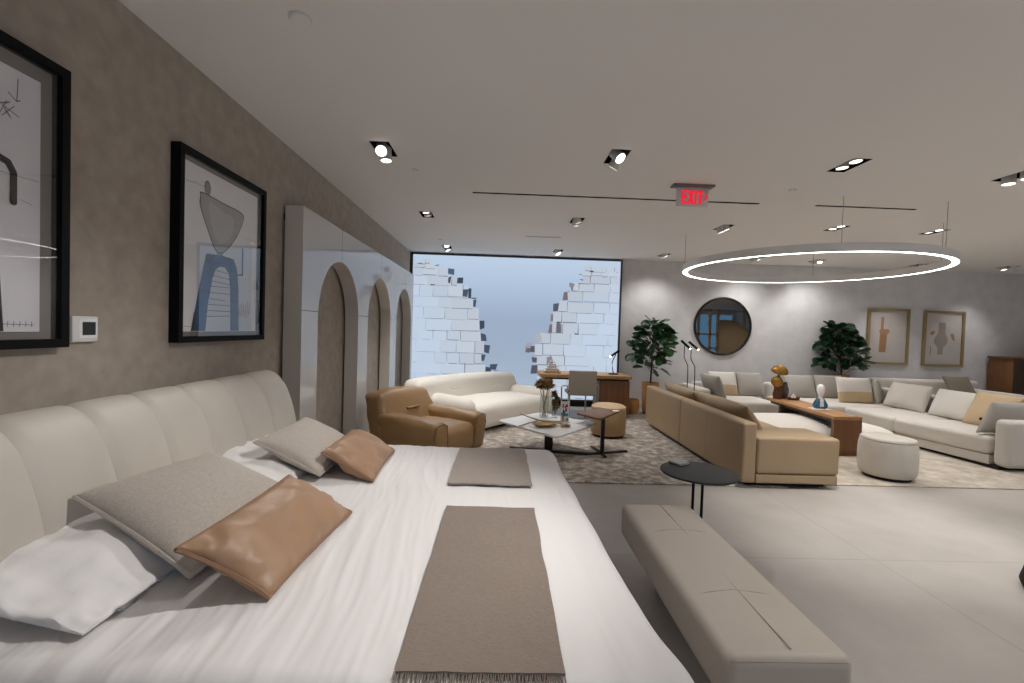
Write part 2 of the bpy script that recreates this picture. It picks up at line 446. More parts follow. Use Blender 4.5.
bm = B(); vv = {}
def cv(i, j):
    if (i, j) not in vv: vv[i, j] = bm.verts.new((xs[i], ys[j], H))
    return vv[i, j]
for i in range(len(xs) - 1):
    for j in range(len(ys) - 1):
        cx, cy = (xs[i] + xs[i + 1]) / 2, (ys[j] + ys[j + 1]) / 2
        if any(h[0] < cx < h[1] and h[2] < cy < h[3] for h in holes): continue
        bm.faces.new((cv(i, j), cv(i, j + 1), cv(i + 1, j + 1), cv(i + 1, j)))
struct('ceiling', bm, M['ceil'])

# wall behind the camera: shop windows with evening daylight (seen only in the round mirror)
M['dusk'] = emit('evening_daylight', '6aa3e0', 1.1)
bm = B()
box(bm, (WALLX, Y0 - .1, 0), (X1, Y0, .5)); box(bm, (WALLX, Y0 - .1, 2.5), (X1, Y0, H))
for x0, x1 in ((WALLX, 1), (3.9, 4.2), (7.0, 9.6), (11.8, X1)): box(bm, (x0, Y0 - .1, .5), (x1, Y0, 2.5))
struct('wall_front', bm, M['wall_b'])
for i, (x0, x1) in enumerate(((1, 3.9), (4.2, 7.0), (9.6, 11.8))):
    struct('window_%d' % (i + 1), box(B(), (x0, Y0 - .08, .5), (x1, Y0 - .05, 2.5)), M['dusk'])
bm = B()
for x in (8.5, 9.0, 9.35, 10.5): box(bm, (x, -2.6, 0), (x + .1, -2.5, 2.58))
for z in (.85, 1.45, 2.48): box(bm, (8.0, -2.6, z), (11.2, -2.5, z + .07))
struct('trim_1', bm, mat('cream_partition', 'd8c9ae', .7))
bm = B(); o = [(7.95, 0), (9.15, 0), (9.15, 1.2)]
for k in range(1, 14):
    a = PI * k / 14 * .62; o.append((9.15 - .95 * (1 - math.cos(a)), 1.2 + .82 * math.sin(a)))
o.append((7.95, 1.72))
prism(o, 0, .06, 0, bm)
bm.transform(Matrix.Translation((0, .6, 0)) @ Matrix.Rotation(PI / 2, 4, 'X'))
struct('trim_2', bm, mat('beige_screen', 'b3a58c', .8))

# slots and access line in the ceiling
for i, (x0, x1, y0, y1, lab) in enumerate(SLOTS):
    t = thing('ceiling_slot', lab, 'air vent', ((x0 + x1) / 2, (y0 + y1) / 2, H))
    w, d = (x1 - x0) / 2, (y1 - y0) / 2; b = B()
    box(b, (-w, -d - .002, 0), (w, -d, .08)); box(b, (-w, d, 0), (w, d + .002, .08)); box(b, (-w, -d, .08), (w, d, .082))
    box(b, (-w - .002, -d, 0), (-w, d, .08)); box(b, (w, -d, 0), (w + .002, d, .08))
    link('housing', b, M['black'], t, False)
    link('blade', box(B(), (-w, -.003, .01), (w, .003, .05)), M['blackm'], t, False)

# ------------------------------------------------------------------ recessed spotlights
def head_meshes():
    b = lathe([(.034, .11), (.044, .10), (.046, .0), (.042, -.002), (.040, .006)], 24)
    l = lathe([(0, .004), (.040, .004)], 24)
    return b, l
hb, hl = head_meshes()
hbm = bpy.data.meshes.new('lamp_head'); hb.to_mesh(hbm); hb.free(); hbm.materials.append(M['lampwhite'])
hlm = bpy.data.meshes.new('lens'); hl.to_mesh(hlm); hl.free(); hlm.materials.append(M['lens'])
for me in (hbm,):
    me.polygons.foreach_set('use_smooth', [True] * len(me.polygons)); me.set_sharp_from_angle(angle=.6)
b = B(); tz = .16
for lo, hi in (((-HX - .003, -HY, 0), (-HX, HY, tz)), ((HX, -HY, 0), (HX + .003, HY, tz)), ((-HX, -HY - .003, 0), (HX, -HY, tz)), ((-HX, HY, 0), (HX, HY + .003, tz)), ((-HX, -HY, tz), (HX, HY, tz + .003))):
    box(b, lo, hi)
hous = bpy.data.meshes.new('housing'); b.to_mesh(hous); b.free(); hous.materials.append(M['black'])
WATT = 50
def spot(loc, d, p, ang=72):
    ld = bpy.data.lights.new('lamp_beam', 'SPOT'); ld.energy = p; ld.spot_size = math.radians(ang); ld.spot_blend = .85
    ld.shadow_soft_size = .04; ld.color = (1, .975, .955)
    lo = bpy.data.objects.new('lamp_beam', ld); COL.objects.link(lo); lo.location = loc
    lo.rotation_euler = Vector(d).to_track_quat('-Z', 'Y').to_euler()
    return lo
for x, y, heads, lab in LAMPS:
    t = thing('recessed_spotlight', lab, 'ceiling light', (x, y, H), 0, 'recessed twin spotlights in the ceiling')
    o = bpy.data.objects.new('housing', hous); COL.objects.link(o); o.parent = t
    for dx, dy, drop, d, p in heads:
        d = Vector(d).normalized()
        q = (-d).to_track_quat('Z', 'Y')
        c = Vector((dx, dy, -drop - (.028 if drop > 0 else 0))) + Vector((d.x, d.y, 0)) * .02
        h = bpy.data.objects.new('lamp_head', hbm); COL.objects.link(h); h.parent = t; h.location = c; h.rotation_euler = q.to_euler()
        l = bpy.data.objects.new('lens', hlm); COL.objects.link(l); l.parent = h
        spot(Vector((x, y, H)) + c + d * .02, d, WATT * p, 58 if p > 2 else (125 if .1 < d.y < .14 else 72))
# unseen lamps added behind and beside the camera to brighten the room
for x, y, p in ((1.9, 1.3, .45), (2.7, 1.55, .55), (4.5, 1.55, .5), (6.4, 1.55, .6), (5.8, 3.6, .7), (7.6, 3.6, 1), (9.4, 3.6, 1), (7.6, 5.6, .9), (9.4, 5.6, .9),
                (.8, -1.2, 1.0), (2.7, -.8, 1.5), (5.2, -.8, 1.5), (8.4, 1.7, 1.2), (8.4, -.8, 1.4), (.6, -3.4, 2.0), (2.7, -3.4, 2.0), (5.2, -3.4, 2.0), (8.4, -3.4, 1.8)):
    spot((x, y, H - .01), (0, 0, -1), WATT * 2 * p, 110)
spot((.9, 1.6, H - .01), (-1.65, .12, -2.1), WATT * 3.2, 66)

# ------------------------------------------------------------------ ring pendant
RC = (3.73, 5.6); RR = 1.40; RZ = 2.25
t = thing('ring_pendant', 'large white ring pendant light hanging over the sofas', 'pendant light', (RC[0], RC[1], RZ))
link('ring_body', lathe([(RR, 0), (RR, .085), (RR - .06, .085), (RR - .06, 0), (RR - .056, .004), (RR - .004, .004), (RR, 0)], 96), M['white'], t)
link('diffuser', lathe([(RR - .057, .002), (RR - .003, .002)], 96), M['ringlight'], t)
for wx, wy in ((3.257, 4.36), (4.289, 4.365), (4.98, 5.132), (2.931, 5.967), (4.6, 6.67)):
    a = Vector((wx - RC[0], wy - RC[1])).normalized() * (RR - .022)
    link('cable', tube([(a.x, a.y, .085), (a.x, a.y, H - RZ)], .003, 6), M['metal'], t)

# ------------------------------------------------------------------ exit sign
t = thing('exit_sign', 'clear edge lit exit sign with red letters hanging from the ceiling', 'sign', (1.72, 4.18, H))
link('mounting_plate', bbox((-.19, -.05, -.018), (.19, .05, 0), .003), mat('sign_aluminium', '77736f', .4, metal=.4), t)
link('panel', bbox((-.148, -.006, -.195), (.148, .006, -.018), .002), M['acrylic'], t)
b = B(); z1, z0 = -.048, -.172; th = .016
def rbx(x0, x1, a0, a1): box(b, (x0, -.012, a0), (x1, -.0065, a1))
x = -.098
rbx(x, x + th, z0, z1); [rbx(x + th, x + .046, zz, zz + th) for zz in (z0, (z0 + z1) / 2 - .008, z1 - th)]
def slash(xa, xb):
    pts = [(xa, z0), (xa + .018, z0), (xb + .018, z1), (xb, z1)]
    f = [b.verts.new((p[0], -.012, p[1])) for p in pts]; g = [b.verts.new((p[0], -.0065, p[1])) for p in pts]
    b.faces.new(f); b.faces.new(g[::-1])
    for i in range(4): b.faces.new((f[i], g[i], g[(i + 1) % 4], f[(i + 1) % 4]))
slash(-.044, -.008); slash(-.008, -.044)
rbx(.020, .020 + th, z0, z1)
rbx(.063, .063 + th, z0, z1); rbx(.046, .097, z1 - th, z1)
link('lettering', b, M['exitred'], t, False)
b = B()
for s in (-1, 1):
    pts = [(.112, -.107 + s * .03), (.122, -.107 + s * .03), (.140, -.107), (.130, -.107)]
    f = [b.verts.new((p[0], -.012, p[1])) for p in pts]; g = [b.verts.new((p[0], -.0065, p[1])) for p in pts]
    b.faces.new(f); b.faces.new(g[::-1])
    for i in range(4): b.faces.new((f[i], g[i], g[(i + 1) % 4], f[(i + 1) % 4]))
bmesh.ops.recalc_face_normals(b, faces=b.faces)
link('arrow', b, M['exitred'], t, False)

# small round plates on the ceiling
for (x, y, r, lab, nm, c) in ((-.953, 2.12, .045, 'round white cover plate on the ceiling near the left wall', 'ceiling_plate', 'ceiling plate'),
                              (-.80, 4.06, .022, 'small sprinkler cap beside the nearest left spotlight', 'sprinkler_cap', 'sprinkler'),
                              (2.66, 4.19, .03, 'small sprinkler cap to the right of the exit sign', 'sprinkler_cap', 'sprinkler'),
                              (-1.0, 7.2, .03, 'small sprinkler cap before the stone wall picture', 'sprinkler_cap', 'sprinkler')):
    o = thing(nm, lab, c, (x, y, H))
    link('cap', lathe([(0, -.012), (r * .9, -.012), (r, -.008), (r, 0)], 24), M['ceil'], o)
    link('rim', lathe([(r, -.003), (r + .006, -.003), (r + .006, 0)], 24), M['lampwhite'], o)
tag(link('access_hatch', bbox((.32, 6.68, H - .003), (.84, 6.74, H), .001), mat('hatch_paint', 'b8b3ad', .8)), 'thin flush hatch line in the ceiling before the stone wall picture', 'hatch')

# ------------------------------------------------------------------ backlit stone wall picture
LX0, LX1, LZ0, LZ1 = -1.69, 2.225, .10, 2.762
t = thing('light_box', 'large backlit picture of a broken white stone wall against blue sky', 'backlit picture', ((LX0 + LX1) / 2, BACK, 0))
off = Vector((-(LX0 + LX1) / 2, -BACK, 0))
b = B(); fy0, fy1 = BACK - .07, BACK - .001
for lo, hi in (((LX0, fy0, LZ0), (LX0 + .03, fy1, LZ1)), ((LX1 - .03, fy0, LZ0), (LX1, fy1, LZ1)), ((LX0, fy0, LZ1 - .025), (LX1, fy1, LZ1)), ((LX0, fy0, LZ0), (LX1, fy1, LZ0 + .03))): box(b, lo, hi)
b.transform(Matrix.Translation(off)); link('frame', b, mat('bronze_frame', '3a3630', .5, metal=.3), t, False)
b = box(B(), (LX0 + .1, fy0 + .02, 0), (LX1 - .1, fy1, LZ0)); b.transform(Matrix.Translation(off)); link('plinth', b, M['darkgap'], t, False)
b = B(); PY = BACK - .045
import bisect
def sky(z, x):
    k = (z - LZ0) / (LZ1 - LZ0)
    stops = [(0, 'b4c8e0'), (.3, 'a9bad1'), (.55, 'a6b9d3'), (.82, 'bcd2ec'), (1, 'cbdff6')]
    for (a, ca), (d, cb) in zip(stops, stops[1:]):
        if k <= d:
            f = (k - a) / (d - a); A, C = lin(ca), lin(cb); return tuple(A[i] * (1 - f) + C[i] * f for i in range(3)) + (1,)
    return lin('cbdff6')
lay = b.loops.layers.float_color.new('Col')
NZ = 20; NXX = 12
for i in range(NXX):
    for j in range(NZ):
        xa, xb = [LX0 + .03 + (LX1 - LX0 - .06) * q / NXX for q in (i, i + 1)]; za, zb = [LZ0 + .03 + (LZ1 - LZ0 - .055) * q / NZ for q in (j, j + 1)]
        f = b.faces.new([b.verts.new(p) for p in ((xa, PY, za), (xb, PY, za), (xb, PY, zb), (xa, PY, zb))])
        for l in f.loops: l[lay] = sky(l.vert.co.z, l.vert.co.x)
EL = [(2.66, -1.40), (2.53, -1.24), (2.38, -.95), (2.2, -.78), (2.04, -.62), (1.66, -.42), (1.38, -.36), (1.1, -.34), (.82, -.37), (.62, -.2), (.1, -.1)]
ER = [(2.63, 1.62), (2.57, 1.55), (2.36, 1.44), (2.19, 1.28), (1.97, 1.16), (1.79, 1.02), (1.57, 1.0), (1.34, .80), (1.16, .60), (1.0, .70), (.74, .70), (.6, .70), (.1, .8)]
def edge(E, z):
    if z >= E[0][0]: return E[0][1]
    for (za, xa), (zb, xb) in zip(E, E[1:]):
        if z >= zb: return xa + (xb - xa) * (za - z) / (za - zb)
    return E[-1][1]
rs = random.Random(3)
def stone(x0, x1, z0, z1, y, c, j=.012, mort=None):
    q = [(x0 + rs.uniform(-j, j), z0 + rs.uniform(-j, j)), (x1 + rs.uniform(-j, j), z0 + rs.uniform(-j, j)), (x1 + rs.uniform(-j, j), z1 + rs.uniform(-j, j)), (x0 + rs.uniform(-j, j), z1 + rs.uniform(-j, j))]
    q = [(min(max(p[0], LX0 + .035), LX1 - .035), min(max(p[1], LZ0 + .035), LZ1 - .03)) for p in q]
    f = b.faces.new([b.verts.new((p[0], y, p[1])) for p in q])
    for l in f.loops: l[lay] = c
def row_h(z): return .085 if z > 2.36 else (.15 if z > 2.0 else .205)
def mixc(a, c, f): return tuple(a[i] * (1 - f) + c[i] * f for i in range(3)) + (1,)
for side, E in ((-1, EL), (1, ER)):
    z = .14
    while z < (2.62 if side < 0 else 2.60):
        h = row_h(z) * rs.uniform(.88, 1.12); z1 = min(z + h, 2.70)
        xe = edge(E, z + h / 2) + rs.uniform(-.06, .04) * side * -1
        if side < 0: a, e = LX0 + .035 + (.12 if z > 2.54 else 0), xe
        else: a, e = xe, LX1 - .035
        rag = e if side < 0 else a
        # dark broken faces where the wall is torn open
        if z < 2.5 and rs.random() < (.9 if z > .5 else .4):
            w = rs.uniform(.06, .15); d0 = rag - .02 if side < 0 else rag - w + .02
            stone(d0, d0 + w, z + rs.uniform(-.01, .06), z1 - rs.uniform(-.01, .06), PY - .001, lin(rs.choice(['44546a', '3b4a5f', '52637a'] if side < 0 else ['66616d', '7d7078', '565a68', '8a7a80'])), .02)
        if side > 0 and z < 1.5 and z > .6 and rs.random() < .8:
            d0 = rag + rs.uniform(.0, .22)
            for q in range(3): stone(d0 + rs.uniform(0, .03), d0 + .07 + rs.uniform(0, .05), z + .02, z1 - .02, PY - .006 - q * .0003, lin(rs.choice(['6d6b78', '8d8a97', '59606f'])), .02)
        cuts = [a]; x = a + rs.uniform(.08, .3)
        while x < e - .08:
            cuts.append(x); x += rs.uniform(.17, .42) * (1.25 if h > .14 else .7)
        cuts.append(e); tilt = rs.uniform(-.012, .012)
        for xa, xb in zip(cuts, cuts[1:]):
            near = 1 - min(abs((xa + xb) / 2 - rag) / 1.0, 1)            # 1 at the torn edge, 0 at the frame
            c = mixc(lin('cfdff3'), lin('cdd5e0'), near); v = rs.uniform(-.06, .03) * (.4 + near); c = tuple(max(0, q * (1 + v)) for q in c[:3]) + (1,)
            y_ = PY - .002 - rs.uniform(0, .0008)
            o_ = rs.uniform(-.018, .018) * near
            stone(xa, xb, z + tilt + o_, z1 + tilt + o_ * .5, y_, c, .004 + .014 * near)
            def ink(lo, hi): return mixc(lin('9fb2ca'), lin(rs.choice(['38475b', '4d5b6e', '66758a'])), max(0, min(1, rs.uniform(lo, hi) + .25 + near * .5)))
            if rs.random() < .72 + .28 * near:                            # bed joint
                l0 = xa + rs.uniform(0, .1) * (1 - near); l1 = xb - rs.uniform(0, .1) * (1 - near)
                if l1 > l0 + .03: stone(l0, l1, z + tilt + o_ - .002 - .003 * near, z + tilt + o_ + .003 + .004 * near * rs.random(), PY - .0045, ink(-.3, .5), .003)
            if xb < e - .01 and rs.random() < .6 + .4 * near:           # upright joint
                w = .002 + .004 * near * rs.random(); stone(xb - w, xb + w, z + tilt, z1 + tilt, PY - .005, ink(-.3, .5), .006)
            if rs.random() < .10 + .15 * near:
                q0 = rs.uniform(xa, xb); stone(q0, q0 + rs.uniform(.03, .12), z1 - .012, z1 + .008, PY - .0055, lin(rs.choice(['3d4c60', '55657a'])), .008)
        z = z1
for x0, x1, z0, z1, c in ((-.17, -.06, .64, .76, '43536a'), (-.10, -.03, .60, .66, '8ea3bd'), (.46, .56, 1.06, 1.17, 'a9a9b4'), (.47, .55, 1.0, 1.08, '6a6874'), (.64, .76, 1.20, 1.36, 'b9bac4'), (1.24, 1.33, 2.22, 2.30, '8f8d99'), (-1.02, -.95, 2.22, 2.34, '415066'), (-.72, -.64, 1.98, 2.12, '4a5a70')):
    stone(x0, x1, z0, z1, PY - .0062, lin(c), .02)
b.transform(Matrix.Translation(off)); link('printed_panel', b, M['sign'], t, False)

# ------------------------------------------------------------------ arched gloss wall panel
t = thing('arched_wall_panel', 'glossy white wall panel with three tall arched openings', 'wall panel', (-1.62, 5.8, 0))
cu = bpy.data.curves.new('outline', 'CURVE'); cu.dimensions = '2D'; cu.fill_mode = 'BOTH'; cu.extrude = .07
pts = [(3.575, .0)]
for c0 in (4.435, 5.875, 7.315):
    r = .545; sp = 1.45
    pts += [(c0 - r, .0)] + [(c0 - r * math.cos(PI * k / 28), sp + r * math.sin(PI * k / 28)) for k in range(29)] + [(c0 + r, .0)]
pts += [(8.0, .0), (8.0, 2.305), (3.575, 2.305)]
sp_ = cu.splines.new('POLY'); sp_.points.add(len(pts) - 1); sp_.use_cyclic_u = True
for p, q in zip(sp_.points, pts): p.co = (q[0], q[1], 0, 1)
co = bpy.data.objects.new('outline', cu); COL.objects.link(co)
bpy.context.view_layer.update()
me = bpy.data.meshes.new_from_object(co.evaluated_get(bpy.context.evaluated_depsgraph_get()))
bpy.data.objects.remove(co); bpy.data.curves.remove(cu)
b = B(); b.from_mesh(me); bpy.data.meshes.remove(me)
b.transform(Matrix(((0, 0, 1, -1.62), (1, 0, 0, 0), (0, 1, 0, 0), (0, 0, 0, 1))))
bmesh.ops.remove_doubles(b, verts=b.verts, dist=1e-5)
b.normal_update()
for f in b.faces:
    f.material_index = 0 if abs(f.normal.x) > .7 else 1
b.transform(Matrix.Translation((1.62, -5.8, 0)))
link('panel', b, [M['white_gloss'], M['reveal']], t, True, 30)
b = B()
box(b, (WALLX, 3.6, 2.2), (-1.69, 7.98, 2.25)); b.transform(Matrix.Translation((1.62, -5.8, 0)))
link('mounting_rail', b, M['darkgap'], t, False)

# ------------------------------------------------------------------ framed prints, left wall
def arc(c, r0, r1, a0, a1, n=14): return [(c[0] + r0 * math.cos(a0 + (a1 - a0) * k / n), c[1] + r1 * math.sin(a0 + (a1 - a0) * k / n)) for k in range(n + 1)]
def smooth(pts, n=4):
    out = []; N = len(pts)
    for i in range(N):
        p0, p1, p2, p3 = [Vector(pts[(i + k - 1) % N]) for k in range(4)]
        for k in range(n):
            s = k / n
            out.append(.5 * ((2 * p1) + (p2 - p0) * s + (2 * p0 - 5 * p1 + 4 * p2 - p3) * s * s + (3 * p1 - p0 - 3 * p2 + p3) * s ** 3))
    return [tuple(p) for p in out]
def framed(name, y0, y1, z0, z1, label, art, mx=WALLX):
    t = thing(name, label, 'framed picture', (mx, (y0 + y1) / 2, z0))
    T = Matrix.Translation((-mx, -(y0 + y1) / 2, -z0)); d = .052; w = .032
    b = B()
    box(b, (mx, y0, z0), (mx + d, y0 + w, z1)); box(b, (mx, y1 - w, z0), (mx + d, y1, z1))
    box(b, (mx, y0 + w, z0), (mx + d, y1 - w, z0 + w)); box(b, (mx, y0 + w, z1 - w), (mx + d, y1 - w, z1))
    b.transform(T); link('frame', b, M['black'], t, False)
    b = box(B(), (mx, y0 + w, z0 + w), (mx + .012, y1 - w, z1 - w)); b.transform(T); link('mount', b, M['mat'], t, False)
    b = B(); art(b, mx + .02); b.transform(T); link('print', b, M['print'], t, False)
    b = box(B(), (mx + .040, y0 + w, z0 + w), (mx + .042, y1 - w, z1 - w)); b.transform(T); link('glass_pane', b, M['glass'], t, False)
    return t
def P2(b, x, lv, pts, c): poly3(b, [(x + lv * .0006, p[0], p[1]) for p in pts], c)
def line(b, x, lv, pts, w, c):
    for p, q in zip(pts, pts[1:]):
        p, q = Vector(p), Vector(q); d = (q - p); n = Vector((-d.y, d.x)).normalized() * w / 2
        P2(b, x, lv, [p + n, q + n, q - n, p - n], c)
        if w > .01: P2(b, x, lv + .3, arc(q, w / 2, w / 2, 0, 2 * PI, 12), c)
rl = random.Random(11)
def art_figure(b, x):
    box(b, (x - .003, 2.44, 1.335), (x, 3.175, 2.245)); colour_faces(b, b.faces[:], lin('efeef0'))
    P2(b, x, 1, [(2.585, 1.338), (3.12, 1.338), (3.12, 1.90), (2.56, 1.83)], 'd3dbe4')
    P2(b, x, 2, smooth([(2.585, 2.085), (2.60, 2.115), (2.80, 2.105), (2.985, 2.095), (3.01, 2.05), (2.93, 1.92), (2.83, 1.825), (2.77, 1.80), (2.72, 1.815), (2.66, 1.90), (2.60, 2.0), (2.58, 2.05)]), '3a3a3c')
    P2(b, x, 3, smooth([(2.592, 2.083), (2.604, 2.109), (2.80, 2.099), (2.98, 2.089), (3.003, 2.048), (2.925, 1.924), (2.828, 1.831), (2.77, 1.806), (2.724, 1.821), (2.666, 1.902), (2.607, 2.0), (2.588, 2.05)]), 'aeacac')
    P2(b, x, 4, smooth([(2.66, 2.07), (2.80, 2.05), (2.9, 2.03), (2.88, 1.93), (2.78, 1.86), (2.70, 1.92)]), 'bfbebf')
    P2(b, x, 2, arc((2.648, 2.15), .028, .042, 0, 2 * PI), '55565a'); P2(b, x, 3, arc((2.648, 2.15), .023, .037, 0, 2 * PI), '9c9b9b')
    P2(b, x, 2, [(2.74, 1.76), (2.80, 1.76), (2.80, 1.81), (2.74, 1.81)], '8f98a4')
    leg = [(2.522, 1.338), (2.643, 1.338), (2.665, 1.5), (2.70, 1.64), (2.73, 1.70), (2.77, 1.722), (2.82, 1.722), (2.86, 1.69), (2.875, 1.6), (2.885, 1.338), (2.975, 1.338), (2.965, 1.6), (2.945, 1.73), (2.91, 1.785), (2.80, 1.79), (2.65, 1.78), (2.625, 1.72), (2.585, 1.58)]
    P2(b, x, 3, leg, '2f5f90')
    P2(b, x, 4, [(2.522, 1.338), (2.56, 1.338), (2.565, 1.46), (2.545, 1.44)], '22262c')
    P2(b, x, 4, [(2.64, 1.775), (2.72, 1.785), (2.69, 1.73), (2.63, 1.73)], '2d4a6c')
    for k in range(9): 
        z = 1.42 + k * .035; line(b, x, 5, [(2.60 + rl.uniform(0, .1), z), (2.86 + rl.uniform(-.05, .1), z + rl.uniform(-.012, .012))], .003, '4a4a50')
    line(b, x, 4, [(3.005, 1.87), (3.005, 1.70)], .014, '2f5f90'); line(b, x, 5, [(3.012, 1.70), (2.945, 1.692)], .007, '33353a')
    for k in range(6): line(b, x, 5, [(2.97 + k * .022, 1.43 + rl.uniform(-.02, .01)), (2.985 + k * .022, 1.50 + rl.uniform(-.01, .03))], .005, 'b0603f')
    line(b, x, 4, [(2.45, 1.365), (2.52, 1.362)], .002, '6a6a6a'); line(b, x, 2, [(2.45, 2.14), (2.62, 2.15)], .002, '9a9a9a')
def art_loop(b, x):
    box(b, (x - .003, .945, 1.338), (x, 1.71, 2.238)); colour_faces(b, b.faces[:], lin('e6e4e8'))
    line(b, x, 3, [(1.30, 1.75), (1.32, 1.85), (1.40, 1.90), (1.50, 1.92), (1.575, 1.922), (1.60, 1.915), (1.618, 1.885), (1.618, 1.785)], .024, '17181a')
    P2(b, x, 3, [(1.30, 1.34), (1.588, 1.34), (1.575, 1.55), (1.54, 1.62), (1.38, 1.62)], '1b1c1f')
    line(b, x, 2, [(1.632, 2.21), (1.628, 2.13)], .003, '55555a'); line(b, x, 2, [(1.60, 2.15), (1.628, 2.13), (1.64, 2.14)], .003, '55555a')
    for k in range(7): line(b, x, 2, [(1.55 + rl.uniform(0, .08), 2.08 + rl.uniform(-.02, .02)), (1.57 + rl.uniform(0, .08), 2.1 + rl.uniform(-.02, .02))], .003, '77777c')
    line(b, x, 2, [(1.0, 1.86), (1.705, 1.88)], .002, '9c9a9c'); line(b, x, 2, [(1.58, 1.365), (1.69, 1.362)], .002, '55555a')
    for k in range(5): line(b, x, 2, [(1.6 + k * .02, 1.355), (1.602 + k * .02, 1.375)], .002, '55555a')
    line(b, x, 2, [(1.64, 1.80), (1.68, 1.79)], .002, '8a888a')
framed('framed_print', 2.385, 3.236, 1.277, 2.306, 'black framed print of a grey bulb shape on blue legs, left wall', art_figure)
framed('framed_print', .875, 1.792, 1.279, 2.324, 'black framed print with black looped line, cut by left photo edge', art_loop)

t = thing('thermostat', 'small white thermostat with dark display beside the left framed print', 'thermostat', (WALLX, 1.895, 1.295))
link('housing', bbox((0, -.058, 0), (.022, .058, .105), .006), M['white'], t)
link('display', bbox((.0215, -.016, .028), (.0235, .044, .082), .0008, 1), M['screen'], t)
link('bezel', bbox((.0195, -.03, .014), (.0228, .05, .092), .001, 1), mat('thermostat_bezel', 'f2f1ef', .4), t)

# ------------------------------------------------------------------ bed
t = thing('bed', 'double bed with tall channelled ivory leather headboard', 'bed', (-.5, 2.0, 0))
bo = Matrix.Translation((.5, -2.0, 0))
b = soft((-1.38, 1.03, .10), (.36, 3.04, .32), .04, fn=lambda p: p); b.transform(bo); link('bed_frame', b, M['head'], t)
b = soft((-1.37, 1.02, .32), (.33, 3.03, .565), .07); b.transform(bo); link('mattress', b, M['linen'], t)
for sx in (-1.2, .2):
    for sy in (1.12, 2.9):
        b = bbox((sx - .03, sy - .03, 0), (sx + .03, sy + .03, .12), .005); b.transform(bo); link('leg', b, M['blackm'], t)
PROF = [(-1.36, .10), (-1.345, .30), (-1.345, .55), (-1.356, .70), (-1.385, .84), (-1.43, .965), (-1.468, 1.022), (-1.50, 1.055), (-1.54, 1.077), (-1.585, 1.077), (-1.62, 1.052), (-1.64, .99), (-1.65, .6), (-1.65, .10)]
SE = [.82, 1.13, 1.41, 1.69, 1.965, 2.24, 2.52, 2.82, 3.14]
def headpanel(y0, y1, first, last):
    b = B(); n = 12; rings = []
    P = [Vector(p) for p in PROF]; P = [Vector(p) for p in smooth([tuple(p) for p in P], 3)][:-3]
    for k in range(n + 1):
        tt = k / n; y = y0 + (y1 - y0) * tt
        a = 1 - abs(2 * tt - 1) ** 9
        if (first and tt < .5) or (last and tt > .5): e = (1 - abs(2 * tt - 1) ** 5)
        r = []
        for i, p in enumerate(P):
            q, s = P[(i + 1) % len(P)], P[i - 1]
            d = (q - s).normalized(); nr = Vector((d.y, -d.x))
            if p.x < -1.63: nr = Vector((0, 0))
            depth = .015
            if (first and tt < .5) or (last and tt > .5): depth = .05
            pp = p - nr * depth * (1 - a)
            r.append(b.verts.new((pp.x, y, pp.y)))
        rings.append(r)
    m = len(rings[0])
    for k in range(n):
        for i in range(m):
            b.faces.new((rings[k][i], rings[k + 1][i], rings[k + 1][(i + 1) % m], rings[k][(i + 1) % m]))
    b.faces.new(rings[0]); b.faces.new(rings[-1][::-1])
    bmesh.ops.recalc_face_normals(b, faces=b.faces)
    return b
hd = link('headboard', soft((-1.70, .87, .10), (-1.645, 3.12, 1.03), .02), M['head'], t); hd.data.transform(bo)
for i in range(8):
    b = headpanel(SE[i], SE[i + 1], i == 0, i == 7); b.transform(bo); link('channel_panel', b, M['head'], hd, True, 50)

# duvet
DX0, DX1, DY0, DY1, DZ, DR = -1.36, .40, .93, 3.10, .602, .085
def foot(y): return DX1 + .047 * (2.67 - y) + .008 * noise.noise(Vector((y * 4, 0, 9))) + .03 * math.exp(-((y - 1.08) / .12) ** 2) if y < 2.67 else DX1
def side(x): return DY0 + .07 * max(0, min(1, -x / 1.3))
def ridge(a, b, c): return 1 - 2 * abs(noise.noise(Vector((a, b, c))))
def dz(x, y):
    q = x + .10 * (y - 2) + .05 * noise.noise(Vector((x * 2, y * 1.5, 1)))                 # folds run across the bed
    m = .5 + .5 * noise.noise(Vector((x * 1.7, y * 1.7, 6)))
    m = m * m * 1.6; w = .0065 * m * ridge(q * 7, y * .9, 4) + .0065 * m * ridge(q * 15, y * 1.5, 8) + .0028 * ridge(q * 34, y * 3, 2)
    amp = .25 + .85 * max(0, min(1, (.18 - x) / .7))
    edge_ = max(0, 1 - (y - 1.0) / .25) * .012 * noise.noise(Vector((x * 14, y * 5, 3)))
    return DZ + w * amp + edge_ + .008 * noise.noise(Vector((x * 2, y * 2, 3)))
b = B(); nx, ny = 280, 200; drop = .34
g = []
for i in range(nx + 1):
    row = []
    for j in range(ny + 1):
        v_ = j / ny; x_ = DX0 + (DX1 - DX0) * min(1, i / nx * 1.25); n0 = side(x_)
        y = n0 + DR - drop - .06 + (DY1 - n0 - 2 * DR + 2 * drop + .12) * v_
        fx = foot(min(max(y, n0 + DR), DY1)) - DR
        x = DX0 + (fx + drop + .06 - DX0) * i / nx
        ex = max(0, x - fx); ey = y - (DY1 - DR) if y > DY1 - DR else (y - (n0 + DR) if y < n0 + DR else 0)
        L = math.hypot(ex, ey); px, py = min(x, fx), min(max(y, n0 + DR), DY1 - DR)
        pz = dz(px, py)
        if L > 0:
            dx, dy = ex / L, ey / L
            if L < DR * PI / 2: hh, vz = DR * math.sin(L / DR), DR * (1 - math.cos(L / DR))
            else: hh, vz = DR + .012 * noise.noise(Vector((x * 5, y * 5, 0))), DR + (L - DR * PI / 2)
            px += dx * hh; py += dy * hh; pz -= vz
        row.append(b.verts.new((px, py, pz)))
    g.append(row)
